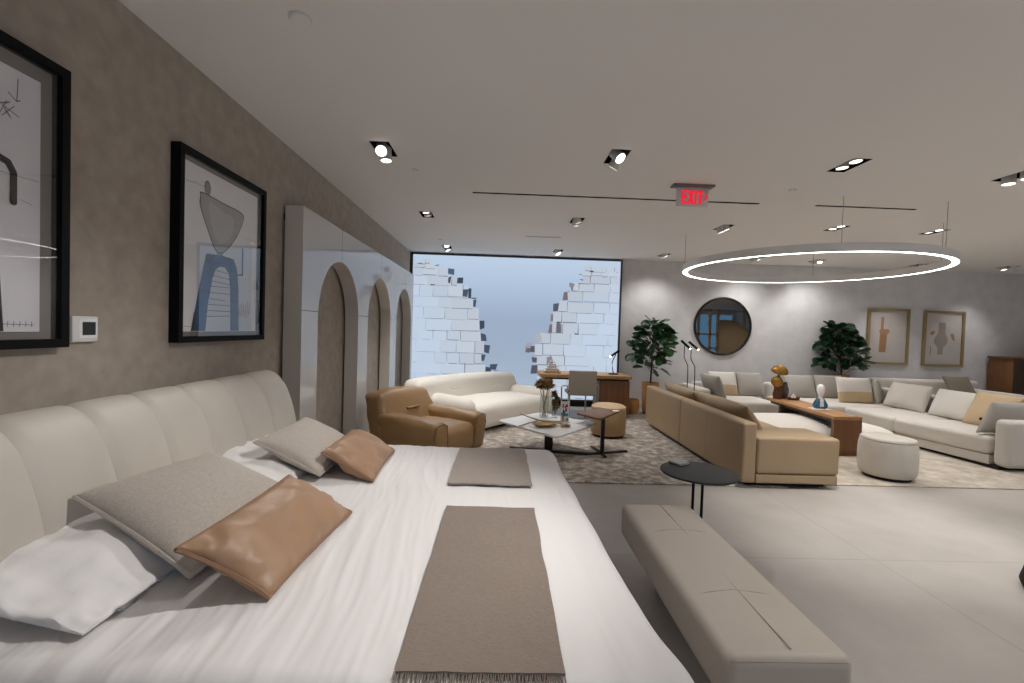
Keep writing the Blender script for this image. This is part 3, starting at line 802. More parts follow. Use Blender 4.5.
for i in range(nx):
    for j in range(ny): b.faces.new((g[i][j], g[i + 1][j], g[i + 1][j + 1], g[i][j + 1]))
tag(link('duvet', b, M['duvet'], None, True, 80), 'white rumpled duvet spread over the whole bed', 'duvet')

def throw(name, x0, x1, y0, y1, m, label, fringe, skew=0, lift=.017):
    b = B(); n, k = 24, 40; g = []
    def P(u, v, dz_):
        x = x0 + (x1 - x0) * u + skew * (v - .5) + .004 * noise.noise(Vector((v * 6, u, 2))); y = y0 + (y1 - y0) * v
        ed = min(u, 1 - u, v, 1 - v)
        z = (dz(x, y) * .4 + DZ * .6) + lift + .003 * noise.noise(Vector((x * 6, y * 6, 5))) + dz_
        return (x, y, z)
    for top in (0, 1):
        g.append([[b.verts.new(P(i / n, j / k, .0 if top else -.008)) for j in range(k + 1)] for i in range(n + 1)])
    for i in range(n):
        for j in range(k):
            b.faces.new((g[1][i][j], g[1][i + 1][j], g[1][i + 1][j + 1], g[1][i][j + 1])); b.faces.new((g[0][i][j], g[0][i][j + 1], g[0][i + 1][j + 1], g[0][i + 1][j]))
    for i in range(n):
        for j in (0, k): b.faces.new((g[0][i][j], g[0][i + 1][j], g[1][i + 1][j], g[1][i][j]))
    for j in range(k):
        for i in (0, n): b.faces.new((g[0][i][j], g[0][i][j + 1], g[1][i][j + 1], g[1][i][j]))
    bmesh.ops.recalc_face_normals(b, faces=b.faces)
    o = tag(link(name, b, m, None, True, 60), label, 'throw blanket', 'wool throws on the bed')
    if fringe:
        f = B()
        for i in range(70):
            u = (i + .5) / 70; p = Vector(P(u, 0, -.004)); dx = random.uniform(-.004, .004)
            tube([p, p + Vector((dx, -.014, -.004)), p + Vector((dx * 2, -.032, -.009))], .0018, 4, f)
        f.transform(Matrix.Translation(-o.location)); link('fringe', f, m, o)
    return o
throw('throw_blanket', -.215, .172, 1.015, 1.985, M['throw'], 'long taupe wool throw with fringe on the near half of the bed', True)
throw('throw_blanket', -.245, .182, 2.272, 2.965, M['throw_l'], 'short pale taupe wool throw on the far half of the bed', False, lift=.02)

cushion('pillow', [(-1.0, 1.12, .618), (-1.0, 1.93, .618), (-1.42, 1.93, .71), (-1.42, 1.12, .71)], .09, M['linen'], 'white bed pillow near the camera, under the large oatmeal cushion', 'white bed pillows', pinch=.0, wr=.024, seed=2, pw=.5, cr=.014, n=40)
cushion('pillow', [(-1.0, 2.12, .618), (-1.0, 2.93, .618), (-1.42, 2.93, .71), (-1.42, 2.12, .71)], .10, M['linen'], 'white bed pillow farther from the camera, under the small oatmeal cushion', 'white bed pillows', pinch=.0, wr=.024, seed=5, pw=.5, cr=.014, n=40)
wp = (.007, mat('wool_edge', 'c3b9ae', .9))
cushion('cushion', [(-.89, 1.34, .645), (-.80, 1.93, .66), (-1.165, 1.86, .86), (-1.36, 1.49, .815)], .16, M['greywool'], 'oatmeal wool cushion near the camera behind the large tan leather cushion', 'oatmeal wool cushions', wp, seed=1)
cushion('cushion', [(-.635, 1.285, .622), (-.60, 1.885, .622), (-.83, 1.83, .785), (-.86, 1.24, .775)], .14, M['tan'], 'large tan leather lumbar cushion near the camera on the bed', 'tan leather cushions', (.008, M['tanpipe']), seed=3, wr=.02, cr=.009, n=40)
cushion('cushion', [(-.88, 2.27, .645), (-.86, 2.83, .645), (-1.16, 2.76, .83), (-1.21, 2.28, .80)], .15, M['greywool'], 'oatmeal wool cushion on the far half of the bed by the headboard', 'oatmeal wool cushions', wp, seed=4)
cushion('cushion', [(-.62, 2.28, .622), (-.645, 2.84, .622), (-.90, 2.83, .745), (-.885, 2.31, .745)], .14, M['tan'], 'small tan leather cushion on the far half of the bed', 'tan leather cushions', (.008, M['tanpipe']), seed=6, wr=.02, cr=.008, n=36)

# ------------------------------------------------------------------ bench and black side table
t = thing('bench', 'long low grey beige leather bench at the foot of the bed', 'bench', (.94, 1.98, 0))
link('seat', soft((-.20, -.605, .215), (.212, .665, .402), .035, (.0, 0, .008), m=12), M['bench'], t)
st = B()
tube([(.02, y, .4075) for y in (-.57, -.3, 0, .3, .635)], .0022, 6, st)
for yy in (-.26, .28): tube([(x, yy + .02 * math.cos(x * 14), .4075 - 8 * abs(x) ** 4) for x in (-.17, -.1, 0, .1, .165)], .0022, 6, st)
tube([(-.19, -.60, .385), (.186, -.60, .385)], .002, 6, st)
link('seam', st, M['benchseam'], t)
link('base', bbox((-.05, -.42, 0), (.08, .48, .225), .01), mat('bench_base', '5f574e', .6), t)
link('fabric_tag', bbox((.19, -.575, .31), (.2142, -.55, .372), .001), M['black'], t)

t = thing('side_table', 'low round black side table behind the leather bench', 'side table', (1.31, 2.90, 0))
link('tabletop', lathe([(0, .505), (.225, .505), (.236, .509), (.238, .515), (.236, .521), (.225, .524), (0, .524)], 48), M['slate'], t)
for a in (.03, -.03): link('leg', tube([(a, 0, .012), (a, 0, .505)], .009, 10), M['blackm'], t)
link('base', lathe([(0, 0), (.17, 0), (.17, .008), (.16, .012), (0, .012)], 40), M['blackm'], t)
tag(link('sample_book', bbox((-.05, -.05, 0), (.05, .05, .014), .002, 2, Matrix.Translation((1.245, 3.06, .5245)) @ Matrix.Rotation(.5, 4, 'Z')), mat('grey_cover', 'a9a8aa', .6)), 'small pale grey booklet lying on the black side table', 'book')

# ------------------------------------------------------------------ rugs
for (x0, x1, y0, y1, m, lab) in ((-1.15, 2.74, 4.165, 7.30, M['rug'], 'mottled brown and beige rug under the coffee table'), (2.75, 7.4, 4.27, 7.35, M['rug2'], 'pale beige rug under the sectional sofa and round stool')):
    o = tag(link('rug', bbox((x0, y0, 0), (x1, y1, .012), .004), m), lab, 'rug')
RZ0 = .0121

# ------------------------------------------------------------------ camel leather sofa (seen from behind)
t = thing('leather_sofa', 'camel leather sofa seen from behind with low block armrest', 'sofa', (2.75, 5.5, RZ0))
so = Matrix.Translation((-2.75, -5.5, -RZ0))
def put(name, b, m, **k):
    b.transform(so); return link(name, b, m, t, **k)
put('backrest', soft((2.262, 4.12, .05), (2.40, 5.59, .612), .028, (0, 0, 0)), M['camel'])
put('backrest', soft((2.262, 5.595, .05), (2.40, 6.93, .612), .028), M['camel'])
put('armrest', soft((2.405, 4.125, .138), (3.19, 4.62, .48), .028, (0, 0, .01)), M['camel'])
put('base', soft((2.405, 4.13, .05), (3.18, 6.91, .134), .012), M['camel'])
put('seat_cushion', soft((2.41, 4.625, .138), (3.19, 5.75, .40), .05, (0, 0, .02)), M['camel'])
put('seat_cushion', soft((2.41, 5.755, .138), (3.19, 6.90, .40), .05, (0, 0, .02)), M['camel'])
put('plinth', box(B(), (2.34, 4.2, RZ0), (3.10, 6.85, .05)), M['darkgap'], smooth=False)
put('seam', tube([(2.2615, 4.86, .07), (2.2615, 4.86, .59)], .002, 6), M['camel'])
cushion('cushion', [(2.66, 4.42, .42), (2.66, 5.64, .42), (2.47, 5.63, .70), (2.47, 4.45, .71)], .19, M['camel'], 'long camel back cushion at the near end of the leather sofa', 'camel back cushions', seed=8, pinch=.03)
cushion('cushion', [(2.66, 5.68, .42), (2.66, 6.85, .42), (2.47, 6.75, .69), (2.47, 5.69, .69)], .19, M['camel'], 'long camel back cushion at the far end of the leather sofa', 'camel back cushions', seed=9, pinch=.03)

# ------------------------------------------------------------------ caramel armchair
def tr(p): return p
t = thing('armchair', 'puffy caramel leather armchair beyond the bed', 'armchair', (-.40, 4.87, RZ0), math.radians(60.6)); t.scale = (1.04, 1.04, 1.02)
link('seat', soft((-.27, -.01, .04), (.27, .66, .335), .07, (0, .03, .025), wr=.007, ws=9), M['caramel'], t)
def lean(p):
    return Vector((p.x * (1 - .10 * max(0, p.z - .3) / .35), p.y + .14 * (p.z - .3), p.z))
def tilt(p):
    k = max(0, p.z - .30)
    return Vector((p.x * (1 - .12 * k / .35) + .0, p.y + .42 * k, p.z + .02 * math.cos(p.x * 4) - .02))
link('backrest', soft((-.455, .60, .03), (.455, .84, .655), .055, (.015, .035, .01), fn=tilt, wr=.012, ws=8), M['caramel'], t)
for s in (-1, 1):
    def af(p, s=s): return Vector((p.x + s * .02 * (p.z - .2), p.y, p.z + .04 * (p.y - .2) * (1 if p.z > .25 else 0)))
    x0, x1 = sorted((s * .25, s * .45))
    link('armrest', soft((x0, -.03, .03), (x1, .74, .425), .05, (.025, .02, .012), fn=af, wr=.012, ws=10), M['caramel'], t)
    b = tube([(s * .44, 0.0, .10), (s * .458, -.022, .30), (s * .445, -.024, .395), (s * .35, -.035, .416), (s * .265, -.024, .385), (s * .25, -.02, .2)], .006, 6)
    link('piping', b, mat('caramel_edge', '8e6a40', .5), t)
link('tuft', soft((-.10, .612, .455), (.10, .667, .478), .012, wr=.003, ws=20), mat('caramel_tuft', '927047', .45), t)
link('foot', box(B(), (-.38, .05, 0), (.38, .85, .045)), M['darkgap'], t, False)

# ------------------------------------------------------------------ curved white sofa
t = thing('curved_sofa', 'rounded cream sofa in front of the stone wall picture', 'sofa', (.10, 6.64, RZ0), math.radians(48.6))
def bend(p): return Vector((p.x, p.y - .10 * (p.x / .97) ** 2, p.z))
link('seat', soft((-.76, -.17, .05), (.76, .74, .37), .09, (0, .03, .03), m=14, fn=bend, wr=.006), M['cream'], t)
link('backrest', soft((-1.36, .60, .04), (1.0, .93, .665), .085, (0, .03, .02), m=14, fn=lambda p: bend(lean(p)), wr=.008), M['cream'], t)
for s in (-1, 1):
    x0, x1 = sorted((s * .72, s * 1.0))
    link('armrest', soft((x0, -.08, .04), (x1, .80, .46), .10, (.02, .03, .02), fn=bend, wr=.006), M['cream'], t)
for x in (-.42, .42):
    link('tuft', soft((x - .12, .575, .50), (x + .12, .61, .518), .009, fn=lambda p: bend(p + Vector((0, .03, 0)))), M['cream'], t)
link('foot', box(B(), (-.7, -.05, 0), (.7, .75, .055)), M['darkgap'], t, False)

# ------------------------------------------------------------------ marble coffee table and what stands on it
t = thing('coffee_table', 'low square white marble coffee table with dark cross base', 'coffee table', (.585, 5.18, RZ0))
cpts = [(-.59, .06), (.0, -.69), (.575, .03), (-.045, .66)]
link('tabletop', prism(roundpoly(cpts, .05), .315, .34 - RZ0 + .012, .006), M['marble'], t)
link('stem', bbox((-.045, -.03, .03), (.045, .03, .316), .004), M['bronze'], t)
link('foot', bbox((-.45, -.025, .0), (.45, .025, .03), .004, 2, Matrix.Rotation(-.2, 4, 'Z')), M['bronze'], t)
link('foot', bbox((-.025, -.42, .0), (.025, .42, .03), .004, 2, Matrix.Rotation(-.2, 4, 'Z')), M['bronze'], t)
CT = .3405 + .012
def petals(b, c, r, n, ln, seed, up=.4, w=.35):
    rr = random.Random(seed)
    for i in range(n):
        d = Vector((rr.uniform(-1, 1), rr.uniform(-1, 1), rr.uniform(-1 + up, 1))).normalized()
        p = Vector(c) + d * r * rr.uniform(.3, 1); e = d * ln; s = d.cross(Vector((rr.random(), rr.random(), rr.random()))).normalized() * ln * w; nr = d.cross(s).normalized() * ln * .12
        v = [b.verts.new(q) for q in (p - e * .5, p + s * .6 + nr, p + e * .6, p - s * .6 + nr)]
        b.faces.new(v); u = [b.verts.new(q) for q in (p - e * .5 - nr, p + s * .5, p + e * .6 - nr * .5, p - s * .5)]; b.faces.new(u[::-1])
def vase(name, x, y, r, h, label):
    o = thing(name, label, 'vase', (x, y, CT))
    link('vessel', lathe([(0, .002), (r * .92, .0), (r, .012), (r, h), (r - .004, h), (r - .004, .02), (0, .016)], 24), M['clear'], o)
    return o
vase('glass_vase', .55, 5.47, .055, .26, 'tall clear glass vase holding brown dried flower heads on the coffee table')
b = B()
for k in range(7):
    a = k * .9; tube([(.55 + .02 * math.cos(a * 3), 5.47 + .02 * math.sin(a * 3), CT + .02), (.55 + .015 * math.cos(a), 5.47 + .015 * math.sin(a), CT + .2), (.55 + .07 * math.cos(a), 5.47 + .06 * math.sin(a), CT + .36)], .0035, 5, b)
bl = B()
for k in range(6):
    a = k * 1.05; petals(bl, (.55 + .055 * math.cos(a), 5.47 + .055 * math.sin(a), CT + .40 + .025 * math.sin(k * 2)), .052, 60, .064, k)
o = thing('dried_flowers', 'brown dried flower heads standing in the tall glass vase', 'dried flowers', (.55, 5.47, CT + .02))
Tm = Matrix.Translation(-o.location); b.transform(Tm); bl.transform(Tm)
link('stem', b, M['driedg'], o); link('flower_head', bl, M['dried'], o, False)
vase('glass_vase', .685, 5.50, .04, .17, 'short clear glass vase holding a green brown plume on the coffee table')
b = B(); bl = B()
for k in range(4): tube([(.685 + .01 * math.cos(k * 2), 5.5 + .01 * math.sin(k * 2), CT + .02), (.69, 5.5, CT + .22)], .003, 5, b)
for k in range(7): petals(bl, (.69 + .018 * math.sin(k * 2), 5.5, CT + .10 + .032 * k), .035, 34, .04, 20 + k)
br = B(); petals(br, (.66, 5.48, CT + .31), .018, 16, .035, 77)
o = thing('dried_flowers', 'green brown dried plume with rust tip in the short glass vase', 'dried flowers', (.685, 5.5, CT + .02))
Tm = Matrix.Translation(-o.location)
for q in (b, bl, br): q.transform(Tm)
link('stem', b, M['driedg'], o); link('plume', bl, M['driedg'], o, False); link('petal', br, M['coral'], o, False)
o = thing('branch_sculpture', 'bronze branch sculpture with hollow leaf bowl lying on the coffee table', 'sculpture', (.47, 5.03, CT)); o.scale = (1.3, 1.3, .8)
link('branch', tube([(-.16, .30, .06), (-.07, .14, .055), (.0, .03, .05), (.10, .0, .05), (.22, -.05, .03)], [.006, .010, .013, .013, .009], 8), M['brass'], o)
link('branch', tube([(-.18, -.10, .012), (-.10, -.02, .03), (0, .04, .05)], [.008, .010, .012], 8), M['brass'], o)
link('branch', tube([(.10, .0, .05), (.20, .03, .05), (.24, .08, .045)], [.012, .010, .006], 8), M['brass'], o)
link('bowl', lathe([(0, .0), (.05, .006), (.085, .03), (.10, .05), (.094, .05), (.08, .034), (.05, .012), (0, .006)], 24, (.03, -.08, 0), None, Matrix.Rotation(.3, 4, 'Z'), 1.15, .6), M['brass'], o)
link('knot', soft((.17, -.09, .0), (.25, -.02, .05), .03, wr=.02, ws=20), M['brass'], o)
o = thing('leaflet_stand', 'upright leaflet in a clear stand with red and blue picture', 'leaflet', (.765, 5.2, CT), .1)
link('stand', bbox((-.055, -.035, 0), (.055, .035, .006), .002), M['clear'], o)
b = B(); rr = random.Random(4)
box(b, (-.05, -.002, .006), (.05, .002, .245)); colour_faces(b, b.faces[:], lin('d9d6d2'))
for k in range(26):
    x0 = rr.uniform(-.048, .02); z0 = rr.uniform(.01, .20); c = rr.choice(['3f8a92', 'b2484c', '2c4f7c', 'd8c9bd', '6fa7ad', '8e3038'])
    poly3(b, [(x0, -.0022 - k * .00003, z0), (x0 + rr.uniform(.012, .028), -.0022 - k * .00003, z0 + rr.uniform(0, .01)), (x0 + rr.uniform(.012, .028), -.0022 - k * .00003, z0 + .04), (x0, -.0022 - k * .00003, z0 + .035)], c)
link('leaflet', b, M['print'], o, False)

# small wooden side table
t = thing('side_table', 'walnut side table with four sided top beside the coffee table', 'side table', (1.19, 5.24, RZ0))
spts = [(-.30, -.07), (-.09, -.385), (.245, .12), (.05, .39)]
link('tabletop', prism(roundpoly(spts, .03), .44, .462, .005), M['walnut'], t)
link('stem', bbox((-.012, -.11, .02), (.03, -.065, .441), .004), M['bronze'], t)
for a, l in ((.35, .34), (PI + .25, .22), (-PI / 2, .17), (PI / 2 + .2, .3)):
    b = bbox((-.016, -.016, 0), (l, .016, .022), .003); b.transform(Matrix.Translation((.009, -.088, 0)) @ Matrix.Rotation(a, 4, 'Z')); link('foot', b, M['bronze'], t)
tag(link('card', bbox((1.36, 5.33, .4745), (1.44, 5.40, .4775), .001, 1), M['paper']), 'white card lying on the walnut side table', 'card')

# tan pouf
t = thing('pouf', 'round tan leather pouf in front of the desk', 'pouf', (1.49, 6.10, RZ0))
link('body', lathe([(0, .03), (.215, .03), (.232, .05), (.235, .2), (.232, .345), (.222, .365)], 48), M['pouf'], t)
link('seat', lathe([(.222, .365), (.232, .378), (.228, .40), (.19, .422), (.1, .432), (0, .434)], 48), mat('pale_tan_nubuck', 'c4aa86', .6, bump=.06, bscale=80), t)
link('base', lathe([(0, 0), (.2, 0), (.2, .032), (0, .032)], 40), M['darkgap'], t)

# ------------------------------------------------------------------ desk, chair, desk things
t = thing('desk', 'oak desk with thick live edge top and panelled pedestal', 'desk', (1.42, 7.7, 0))
rr = random.Random(5); n = 24
fr = [(-.765 + 1.51 * i / n, -.33 + rr.uniform(-.012, .012)) for i in range(n + 1)]; bk = [(.745 - 1.51 * i / n, .34 + rr.uniform(-.01, .01)) for i in range(n + 1)]
link('desktop', prism(fr + bk, .645, .70, .008), M['oakx'], t)
link('under_frame', bbox((-.70, -.25, .612), (.72, .28, .645), .004), M['darkgap'], t)
b = bbox((.24, -.24, .05), (.74, .28, .613), .006)
link('pedestal', b, M['oakz'], t)
b = B()
for k in range(5): box(b, (.26 + k * .096, -.246, .06), (.262 + k * .096, -.239, .60))
link('groove', b, M['darkwood'], t, False)
link('plinth', box(B(), (.28, -.2, 0), (.70, .24, .05)), M['darkgap'], t, False)
link('leg', bbox((-.70, -.2, 0), (-.66, .22, .613), .004), M['metal'], t)

t = thing('desk_chair', 'greige leather desk chair with steel frame, its back to us', 'chair', (1.275, 6.95, 0))
link('backrest', soft((-.215, -.03, .425), (.215, .02, .81), .018, (0, .008, 0), fn=lambda p: Vector((p.x * (1 - .0 * p.z), p.y - .10 * (p.z - .45), p.z))), M['chair'], t)
link('seat', soft((-.21, .0, .42), (.21, .42, .475), .02, (0, 0, .008)), M['chair'], t)
for x in (-.2, .2):
    link('leg', bbox((x - .016, -.02, 0), (x + .016, .012, .43), .003), M['chair'], t); link('leg', bbox((x * .65 - .01, .36, 0), (x * .65 + .01, .385, .42), .003), M['metal'], t)
link('arm_frame', tube([(-.30, .05, .0), (-.31, .05, .54), (-.295, .05, .565), (-.22, .05, .56), (-.215, .05, .47)], .011, 8), M['metal'], t)
link('arm_frame', tube([(.30, .25, .0), (.31, .25, .54), (.295, .25, .565), (.22, .25, .56), (.215, .25, .47)], .011, 8), M['metal'], t)
link('button', lathe([(0, 0), (.01, 0), (.01, .006), (0, .008)], 12, (-.205, -.035, .49), None, Matrix.Rotation(PI / 2, 4, 'X')), M['black'], t)

b = B(); o = thing('pyramid_ornament', 'small white stepped pyramid ornament on the left end of the desk', 'ornament', (.88, 7.62, .7005))
for i, (w, z) in enumerate(((.135, 0), (.11, .04), (.085, .08), (.06, .12), (.035, .16))):
    link('tier', prism(roundpoly([(-w, -w * .7), (w, -w * .7), (w, w * .7), (-w, w * .7)], .004, 2), z + .0003 * (i > 0), z + .04, .003), mat('pale_stone_%d' % i, ['c9bcab', 'e0d9cf'][i % 2], .6) if i < 2 else M['paper'], o)
link('tip', lathe([(.012, .20), (.008, .23), (0, .27)], 12), M['paper'], o)

def gooseneck(name, label, cat, loc, rz, pts, head0, head1, base):
    o = thing(name, label, cat, loc, rz)
    link('pole', tube(pts, .0075, 8), M['black'], o)
    h0, h1 = Vector(head0), Vector(head1)
    hd = link('lamp_head', tube([h0, h1], .019, 12), M['black'], o)
    d = (h1 - h0).normalized(); link('bulb', tube([h1 + d * .0005, h1 + d * .016], .013, 10), M['warm'], hd)
    link('base', lathe([(0, 0), (base, 0), (base, .012), (base - .006, .016), (0, .016)], 24), M['black'], o)
    return o
gooseneck('desk_lamp', 'thin black desk lamp with tilted tube head on the right end of the desk', 'lamp', (1.93, 7.66, .7005), 0, [(0, 0, .01), (-.02, 0, .10), (-.03, 0, .20), (.0, 0, .28), (.03, 0, .34)], (.085, 0, .41), (-.055, 0, .305), .085)
gooseneck('floor_lamp', 'black floor lamp with tilted tube head, the left one of the pair', 'lamp', (3.01, 7.2, 0), 0, [(0, 0, .01), (0, 0, .80), (-.005, 0, .92), (-.07, 0, 1.05), (-.07, 0, 1.24)], (-.125, 0, 1.315), (.015, 0, 1.195), .05)
gooseneck('floor_lamp', 'black floor lamp with tilted tube head, the right one of the pair', 'lamp', (3.125, 7.2, 0), 0, [(0, .0, .01), (0, 0, .78), (-.005, 0, .90), (-.075, 0, 1.03), (-.075, 0, 1.22)], (-.115, 0, 1.30), (.03, 0, 1.185), .05)

# ------------------------------------------------------------------ plants
def fig_tree(name, label, x, y, pot, zlo, zhi, rx, ry, nl, m, seed, shape=None, lc=(0.0, 0.0), ymax=99):
    rr = random.Random(seed)
    o = thing(name, label, 'plant', (x, y, 0))
    if pot:
        r0, r1, hh = pot
        link('pot', lathe([(0, 0), (r0, 0), (r0 + .01, .015), (r1, hh * .75), (r1 + .004, hh), (r1 - .015, hh), (r1 - .02, hh - .05), (0, hh - .05)], 32), M['terracotta'], o)
        link('soil', lathe([(0, hh - .043), (r1 - .02, hh - .045)], 24), M['soil'], o)
        hz = hh - .05
    else: hz = 0
    tr_ = B(); tips = []
    tube([(0, 0, hz), (.01, .01, zlo), (lc[0] * .5, lc[1] * .5, (zlo + zhi) / 2), (lc[0], lc[1], zhi - .12)], [.018, .015, .011, .006], 8, tr_)
    b = B()
    def leaf(p, d, ln):
        up = Vector((rr.uniform(-.5, .5), rr.uniform(-.9, .1), 1)).normalized(); s = d.cross(up)
        if s.length < .1: s = Vector((1, 0, 0))
        s.normalize(); nr = s.cross(d).normalized(); a = rr.uniform(-.8, .8)
        s = (s * math.cos(a) + nr * math.sin(a)).normalized(); nr = s.cross(d).normalized()
        prof = [(0, .02), (.12, .15), (.3, .25), (.5, .31), (.7, .35), (.86, .29), (.96, .14), (1, .02)]
        rows = []; dr = rr.uniform(.05, .3)
        for tt, w in prof:
            c = p + d * ln * tt - Vector((0, 0, dr * ln * tt * tt)); wv = nr * ln * .02 * math.sin(tt * 14)
            q = [c + s * w * ln + nr * .06 * ln + wv, c + s * w * ln * .5 + nr * .02 * ln, c, c - s * w * ln * .5 + nr * .02 * ln, c - s * w * ln + nr * .06 * ln - wv]
            for v in q: v.y = min(v.y, ymax - y - .03)
            rows.append([b.verts.new(v) for v in q])
        for A, C in zip(rows, rows[1:]):
            for m_ in range(4): b.faces.new((A[m_], A[m_ + 1], C[m_ + 1], C[m_]))
    for k in range(nl):
        f = (k + .5) / nl; z = zlo + (zhi - zlo) * (f ** .85) * .92
        a = k * 2.39996 + rr.uniform(-.4, .4)
        k_ = (z - zlo) / (zhi - zlo); wid = shape(k_) if shape else 1
        rad = math.sqrt(rr.uniform(.02, .55)) * wid
        cx, cy = lc[0] * k_, lc[1] * k_
        p = Vector((cx + rad * rx * math.cos(a), min(cy + rad * ry * math.sin(a), ymax - y - .05), z + rr.uniform(-.05, .05)))
        d = Vector((math.cos(a) * .8, math.sin(a) * .6, rr.uniform(-.35, .75))).normalized()
        ln = rr.uniform(.15, .23)
        leaf(p, d, ln)
        if k % 4 == 0:
            tube([Vector((cx * .9, cy * .9, max(hz, z - .14))), p.lerp(Vector((cx, cy, z)), .4), p], .004, 5, tr_)
    bm_ = b
    link('trunk', tr_, M['bark'], o); link('foliage', bm_, m, o)
    return o
fig_tree('fiddle_leaf_fig', 'broad leaved fig in a tall terracotta pot right of the stone wall picture', 2.67, 7.96, (.115, .145, .55), .82, 1.66, .34, .28, 150, M['leaf'], 2, lambda k: (.8 + 1.4 * k if k < .25 else 1.15) if k < .5 else 1.15 - 1.75 * (k - .5), (.03, 0), BACK)
fig_tree('fiddle_leaf_fig', 'dark broad leaved fig behind the sectional sofa beside the gold framed prints', 6.40, 8.36, (.10, .13, .76), .86, 1.72, .46, .26, 190, M['leafd'], 6, lambda k: 1.15 if k < .4 else 1.15 - 1.45 * (k - .4), (-.10, 0), BACK)
o = thing('plant_pot', 'short empty looking terracotta pot between the desk and the tall pot', 'pot', (2.34, 7.93, 0))
link('body', lathe([(0, 0), (.10, 0), (.118, .03), (.132, .14), (.125, .24), (.120, .252), (.108, .252), (.106, .2), (0, .19)], 32), M['terracotta'], o)
link('soil', lathe([(0, .205), (.105, .2)], 24), M['soil'], o)

# ------------------------------------------------------------------ round mirror and gold framed prints
o = thing('round_mirror', 'large round smoked mirror in a dark frame on the back wall', 'mirror', (4.18, BACK, 1.593))
RXm = Matrix.Rotation(PI / 2, 4, 'X')
link('frame', lathe([(.545, 0), (.552, .012), (.552, .035), (.53, .04), (.512, .03), (.512, 0)], 72, (0, 0, 0), None, RXm), mat('mirror_frame', '2b2824', .4, metal=.5), o)
link('mirror_glass', lathe([(0, .022), (.513, .022)], 72, (0, 0, 0), None, RXm), M['mirror'], o, False)
def gold_print(x0, x1, z0, z1, label, art):
    o = thing('framed_print', label, 'framed picture', ((x0 + x1) / 2, BACK, z0)); w, d = .045, .04; cx = (x0 + x1) / 2
    T = Matrix.Translation((-cx, -BACK, -z0)); b = B(); y0, y1 = BACK - d, BACK
    for lo, hi in (((x0, y0, z0), (x0 + w, y1, z1)), ((x1 - w, y0, z0), (x1, y1, z1)), ((x0 + w, y0, z0), (x1 - w, y1, z0 + w)), ((x0 + w, y0, z1 - w), (x1 - w, y1, z1))): box(b, lo, hi)
    b.transform(T); link('frame', b, M['goldframe'], o, False)
    b = B(); box(b, (x0 + w, BACK - .012, z0 + w), (x1 - w, BACK - .004, z1 - w)); colour_faces(b, b.faces[:], lin('cfc8c3'))
    def Q(lv, pts, c): poly3(b, [(p[0], BACK - .012 - lv * .0006, p[1]) for p in pts], c)
    art(Q); b.transform(T); link('print', b, M['print'], o, False)
    b = box(B(), (x0 + w, BACK - .03, z0 + w), (x1 - w, BACK - .028, z1 - w)); b.transform(T); link('glass_pane', b, M['glass'], o, False)
def art_a(Q):
    Q(1, [(7.235, 1.64), (7.29, 1.64), (7.295, 1.87), (7.235, 1.87)], 'b58662')
    Q(1, [(7.20, 1.60), (7.23, 1.64), (7.38, 1.64), (7.42, 1.60), (7.38, 1.55), (7.23, 1.55)], 'b88a66')
    Q(1, [(7.215, 1.20), (7.35, 1.20), (7.365, 1.55), (7.225, 1.55)], 'ae815d')
    pts = arc((7.30, 1.73), .13, .10, -PI / 2, PI / 2); 
    for p, q in zip(pts, pts[1:]): Q(1, [p, q, (q[0] - .005, q[1]), (p[0] - .005, p[1])], 'a08d80')
def art_b(Q):
    Q(1, [(8.36, 1.80), (8.50, 1.80), (8.50, 1.60), (8.56, 1.48), (8.54, 1.40), (8.47, 1.32), (8.46, 1.19), (8.36, 1.19), (8.36, 1.32), (8.28, 1.42), (8.29, 1.50), (8.36, 1.60)], 'a39890')
    Q(2, [(8.20, 1.58), (8.24, 1.55), (8.30, 1.60), (8.28, 1.64), (8.23, 1.63)], 'a8764f')
    Q(2, [(8.60, 1.58), (8.66, 1.60), (8.68, 1.52), (8.70, 1.46), (8.64, 1.47)], 'a8866c')
    Q(2, [(8.215, 1.35), (8.235, 1.34), (8.24, 1.22), (8.22, 1.14)], 'b28a64')
gold_print(6.97, 7.78, .965, 2.035, 'gold framed print with a tan jug shape, beside the dark fig', art_a)
gold_print(8.06, 8.86, .96, 2.022, 'gold framed print with a grey vase shape, nearest the dark cabinet', art_b)

# ------------------------------------------------------------------ sectional sofa
t = thing('sectional_sofa', 'large pale linen corner sofa running along the wall and towards us', 'sofa', (5.9, 6.5, RZ0))
so = Matrix.Translation((-5.9, -6.5, -RZ0))
put('base', prism([(4.80, 7.06), (5.45, 7.06), (5.45, 6.1), (5.57, 4.99), (6.66, 4.99), (6.66, 8.20), (4.80, 8.20)], .05, .155, .008), M['sofa'])
put('seat_cushion', soft((5.40, 4.985, .16), (6.50, 6.08, .365), .05, (0, 0, .012), fn=lambda p: Vector((p.x + .15 * max(0, (6.08 - p.y) / 1.1) * max(0, min(1, (6.5 - p.x) / 1.1)), p.y, p.z))), M['sofa'])
put('seat_cushion', soft((5.40, 6.09, .16), (6.50, 6.98, .365), .05, (0, 0, .012)), M['sofa'])
put('seat_cushion', soft((4.79, 6.99, .16), (6.50, 8.06, .365), .05, (0, 0, .012)), M['sofa'])
put('backrest', soft((6.47, 4.98, .05), (6.67, 8.20, .62), .05), M['sofa'])
put('backrest', soft((4.80, 8.02, .05), (6.46, 8.20, .60), .05), M['sofa'])
put('armrest', soft((5.585, 4.80, .05), (6.66, 4.975, .575), .05, (0, .008, 0)), M['sofa'])
put('plinth', prism([(4.88, 7.12), (5.58, 7.12), (5.58, 4.90), (6.6, 4.90), (6.6, 8.14), (4.88, 8.14)], RZ0, .05), M['darkgap'], smooth=False)
t = thing('sofa_module', 'pale linen sofa section with one arm, left of the bridge table', 'sofa', (3.85, 7.6, 0))
